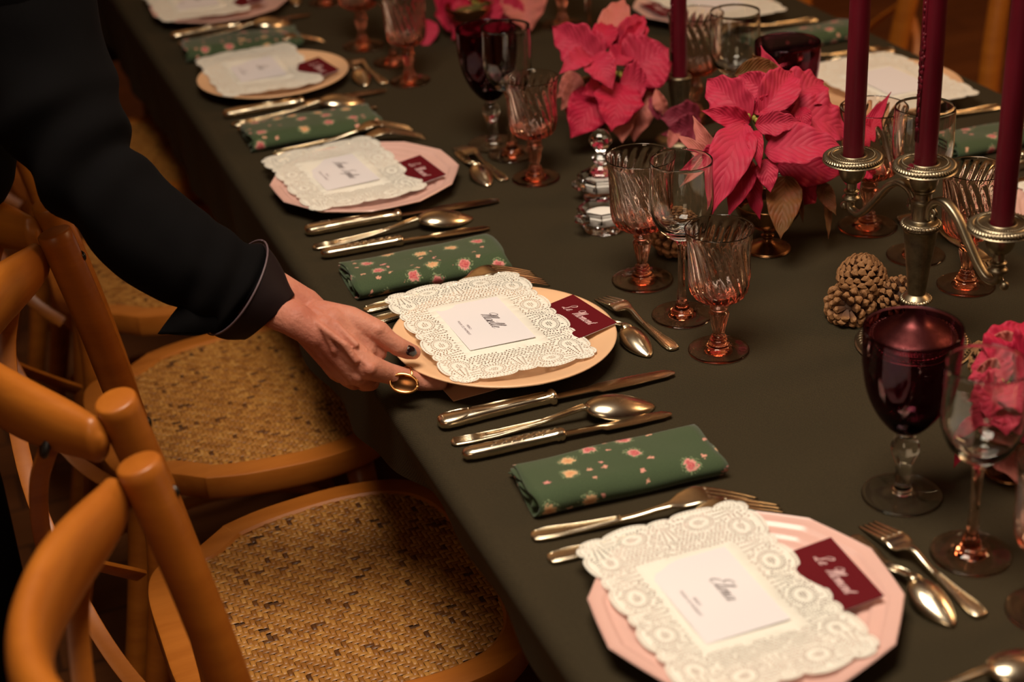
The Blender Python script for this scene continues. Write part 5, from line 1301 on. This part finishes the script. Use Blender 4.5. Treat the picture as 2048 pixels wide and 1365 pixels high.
# head: skull, jaw, nose, brow, ears
fd = Vector((.62, -.25, -.48)).normalized(); up = (Vector((0, 0, 1)) - fd * fd.z).normalized(); sd = fd.cross(up)
def H(f, u, s): return head + fd * f + up * u + sd * s
bb.sphere(H(-.015, .030, 0), .080, 20, 14); capsule(bb, H(.030, -.015, 0), H(.045, -.070, 0), .058, .034); capsule(bb, H(.075, .020, 0), H(.098, -.008, 0), .008, .0115)
for s in (-1, 1):
    bb.sphere(H(.062, .034, s * .030), .015, 10, 8); bb.sphere(H(.055, -.014, s * .038), .019, 10, 8); capsule(bb, H(-.005, .014, s * .078), H(-.010, -.022, s * .074), .011, .008)
bb.sphere(H(.073, -.040, 0), .014, 10, 8, (1, 1, .6)); bb.sphere(H(.072, -.052, 0), .013, 10, 8)
for k in range(5):
    a = haL + Vector((.012 * (k - 2), -.01 * (k - 2), -.02)); capsule(bb, a, a + Vector((.03, -.01, -.05 - .01 * (2 - abs(k - 2)))), .010, .007)
coarse = fuse(bb, 0.0065, 6)
jb = MB()
for me_ in (fine, coarse): jb.add([pin @ v.co for v in me_.vertices], [tuple(p.vertices) for p in me_.polygons])
body = put('body', mesh('body', jb.v, jb.f), M['skin'], person)
def kid(o): o.parent = person; o.matrix_parent_inverse = person.matrix_basis.inverted() if False else Matrix.Identity(4); return o
def child(mb, name, mat, label=None, parent=person, smooth=True):
    mb.v = [pin @ Vector(v) for v in mb.v]; return mb.build(name, mat, parent, label=label, smooth=smooth)
# face details
for s in (-1, 1):
    e = MB(); e.sphere(H(.0660, .022, s * .030), .0110, 14, 10); child(e, 'eye', M['eye_white'])
    e = MB(); e.sphere(H(.0735, .0215, s * .030), .0045, 10, 8); child(e, 'iris', M['leather'])
e = MB(); capsule(e, H(.084, -.045, -.018), H(.084, -.045, .018), .0045, .0045); child(e, 'mouth', M['lip'])
hr = MB(); hr.sphere(H(-.028, .040, 0), .094, 22, 16)
for s in (-1, 1): capsule(hr, H(-.02, .02, s * .070), H(-.04, -.14, s * .080), .034, .026)
capsule(hr, H(-.06, .02, 0), H(-.08, -.16, 0), .07, .05)
hm = fuse(hr, .006, 4); q = MB(); q.add([v.co for v in hm.vertices], [tuple(p.vertices) for p in hm.polygons]); child(q, 'hair', M['dark_hair'], 'dark shoulder-length hair')
# jacket body
jk = MB()
for off in (-.07, 0, .07):
    o_ = Vector((0, off, 0)); chain(jk, [(hip + o_ + Vector((0, 0, -.06)), .112), (hip + o_, .108), (hip.lerp(chest, .45) + o_ * .85, .098), (chest + o_ * 1.2, .104), (chest.lerp(neckb, .62) + o_ * .9, .080)])
chain(jk, [(chest.lerp(neckb, .6), .075), (shR + Vector((-.01, 0, 0)), .076), (PD(35, -60, 1.70), .076)])
chain(jk, [(chest.lerp(neckb, .6), .07), (shL, .072), (shL.lerp(elL, .5), .062), (elL, .055), (haL + (elL - haL).normalized() * .06, .045)])
capsule(jk, PD(-105, 230, 1.93), PD(-100, 325, 1.95), .082, .078)
jm = fuse(jk, .0075, 8); q = MB(); q.add([v.co for v in jm.vertices], [tuple(p.vertices) for p in jm.polygons])
jacket = child(q, 'jacket', M['velvet'], 'black velvet jacket')
# right sleeve with soft creases
ctl = [(20, -110, 1.70, .078), (60, 20, 1.715, .070), (88, 130, 1.73, .067), (120, 225, 1.74, .068), (165, 322, 1.745, .0565), (225, 395, 1.75, .0535), (295, 462, 1.755, .0555), (355, 507, 1.757, .0535), (415, 541, 1.76, .0505), (474, 577, 1.763, .0500), (500, 594, 1.765, .0470)]
pc = cr([PD(a, b, c) for a, b, c, d in ctl], 9); rc = [v.x for v in cr([(d, 0, 0) for a, b, c, d in ctl], 9)]
vs = []; fs = []; SEG = 72
for i, p in enumerate(pc):
    t = (pc[min(i + 1, len(pc) - 1)] - pc[max(i - 1, 0)]).normalized(); s_ = t.cross(Vector((.2, .9, .1))).normalized(); u_ = s_.cross(t); f = i / (len(pc) - 1)
    for k in range(SEG):
        a = 2 * PI * k / SEG; d = s_ * math.cos(a) + u_ * math.sin(a)
        w = .0030 * noise.noise(Vector((f * 9, math.cos(a) * 1.3, math.sin(a) * 1.3))) + .0036 * math.sin(f * 50 + 2.4 * math.cos(a + .5)) * math.exp(-((f - .40) / .12) ** 2) + .0022 * math.sin(f * 64 + 2.5 * math.sin(a)) * math.exp(-((f - .9) / .12) ** 2)
        vs.append(p + d * (rc[i] + w * 1.6))
for i in range(len(pc) - 1):
    for k in range(SEG): k2 = (k + 1) % SEG; fs.append((i * SEG + k, i * SEG + k2, (i + 1) * SEG + k2, (i + 1) * SEG + k))
q = MB(); q.add(vs, fs); sl = child(q, 'sleeve', M['velvet'], 'black velvet sleeve reaching to the plate'); mod(sl, 'SOLIDIFY', 'solid', thickness=.003, offset=-1)
# turned-back cuff: starts at the seam, cut obliquely at the wrist
q = MB(); NU = 16; A0, A1 = PD(472, 575, 1.762), PD(538, 633, 1.762)
e0 = (PD(524, 487, 1.762) - PD(420, 663, 1.762)) / 2; e1 = (PD(583, 583, 1.758) - PD(482, 676, 1.762)) / 2
def cuff(u, v, grow=0.0):
    c = A0.lerp(A1, u); e = e0.lerp(e1, u); dpt = (EYE - c).normalized(); a = 2 * PI * v; R = e.length
    bell = math.sin(PI * u) * .002 + grow; c = c + (A1 - A0).normalized() * (math.sin(a) * (.020 * (1 - u) + .004 * u))
    return c + e.normalized() * (math.cos(a) * (R + bell)) + dpt * (math.sin(a) * (R * (.96 - .10 * u) + bell)) + e.normalized() * .0012 * math.sin(a * 3 + u * 5)
q.grid(lambda u, v: cuff(u, v, .0015 if u > .02 else 0.0), NU, 64)
cf = child(q, 'cuff', M['satin'], 'turned-back cuff with dark satin lining'); mod(cf, 'SOLIDIFY', 'solid', thickness=.0028, offset=-1)
q = MB(); q.tube([cuff(.0, k / 48, .0030) for k in range(49)], .0011, 8); child(q, 'cuff_piping', M['piping'], 'thin pale piping round the cuff seam', cf)
# hanging point of the open cuff
q = MB(); a_, b_, c_, d_ = PD(372, 600, 1.748), PD(318, 669, 1.752), PD(395, 668, 1.745), PD(470, 650, 1.738)
def flap(u, v):
    lo = b_.lerp(c_, min(1, v * 1.6)) if v < .625 else c_.lerp(d_, (v - .625) / .375); hi = a_.lerp(PD(455, 610, 1.735), v)
    p = hi.lerp(lo, u); return toc(p, .012 * math.sin(PI * v) * math.sin(PI * u * .8 + .2))
q.grid(flap, 10, 14); fl = child(q, 'cuff_flap', M['velvet'], None, cf); mod(fl, 'SOLIDIFY', 'solid', thickness=.006, offset=0)
# trousers and shoes
tr = MB()
for s, y in ((-1, 1.89), (1, 2.08)):
    fx = -.108 if s < 0 else -.17; chain(tr, [(hip + Vector((0, s * .06, -.02)), .105), (Vector((fx, y, .55)), .092), (Vector((fx, y, .12)), .088)])
tm = fuse(tr, .008, 6); q = MB(); q.add([v.co for v in tm.vertices], [tuple(p.vertices) for p in tm.polygons]); child(q, 'trousers', M['black_trousers'], 'wide black trousers')
for s, y in ((-1, 1.89), (1, 2.08)):
    fx = -.125 if s < 0 else -.17; q = MB(); capsule(q, Vector((fx - .04, y, .045)), Vector((fx + .12, y, .040)), .045, .038); child(q, 'shoe', M['leather'])
# ring with an oval bezel and painted thumb nail
q = MB(); i0, i1 = P(776, 746, .790), P(812, 756, .777); axd = (i1 - i0).normalized(); ctr = i0.lerp(i1, .95); s_ = axd.cross(Vector((0, 0, 1))).normalized(); u_ = s_.cross(axd)
q.tube([ctr + (s_ * math.cos(a) + u_ * math.sin(a)) * .0122 for a in [2 * PI * k / 40 for k in range(41)]], .0013, 8, up=axd)
rg = child(q, 'gold_ring', M['gold'], 'gold ring with a large oval bezel')
bz = toc(P(808, 767, .775), .0165); bn = (EYE - bz).normalized() + Vector((0, 0, .25)) + Vector((-.25, -.3, 0)); bn.normalize(); bx = (PD(836, 772, 1.75) - PD(780, 762, 1.75)); bx = (bx - bn * bx.dot(bn)).normalized(); by = bn.cross(bx)
q = MB(); q.tube([bz + bx * (.0150 * math.cos(a)) + by * (.0098 * math.sin(a)) for a in [2 * PI * k / 40 for k in range(41)]], .0017, 8, up=bn); child(q, 'bezel', M['gold'], None, rg)
q = MB(); vs = [bz - bn * .001 + bx * (.0142 * math.cos(a)) + by * (.0092 * math.sin(a)) for a in [2 * PI * k / 40 for k in range(40)]] ; c0 = bz - bn * .004; n_ = len(vs); vs.append(c0)
q.add(vs, [(k, (k + 1) % n_, n_) for k in range(n_)]); child(q, 'stone', M['stone'], 'amber-coloured hollow stone', rg)
nc, nn = on_skin(823, 703); nn = (nn + Vector((.0, -.1, .35))).normalized(); q = MB(); nx = (on_skin(828, 704)[0] - on_skin(806, 696)[0]).normalized(); nc = nc + nn * .0010
nn = (nn - nx * nn.dot(nx)).normalized(); ny = nn.cross(nx)
def nail(u, v):
    x = (u - .45) * .0160; yy = (v - .5) * 2; w = .0056 * (1 - max(0, (u - .6) / .4) ** 2 * .55) * (1 - max(0, (.15 - u) / .15) ** 2 * .4)
    return nc + nx * x + ny * (yy * w) + nn * (.0010 - .0018 * yy * yy - .0022 * (u - .35) ** 2 * 2)
q.grid(nail, 12, 10); nl = child(q, 'thumb_nail', M['nail_polish'], 'dark brown polished thumb nail'); mod(nl, 'SOLIDIFY', 'solid', thickness=.0008, offset=-1)
bpy.context.view_layer.update()
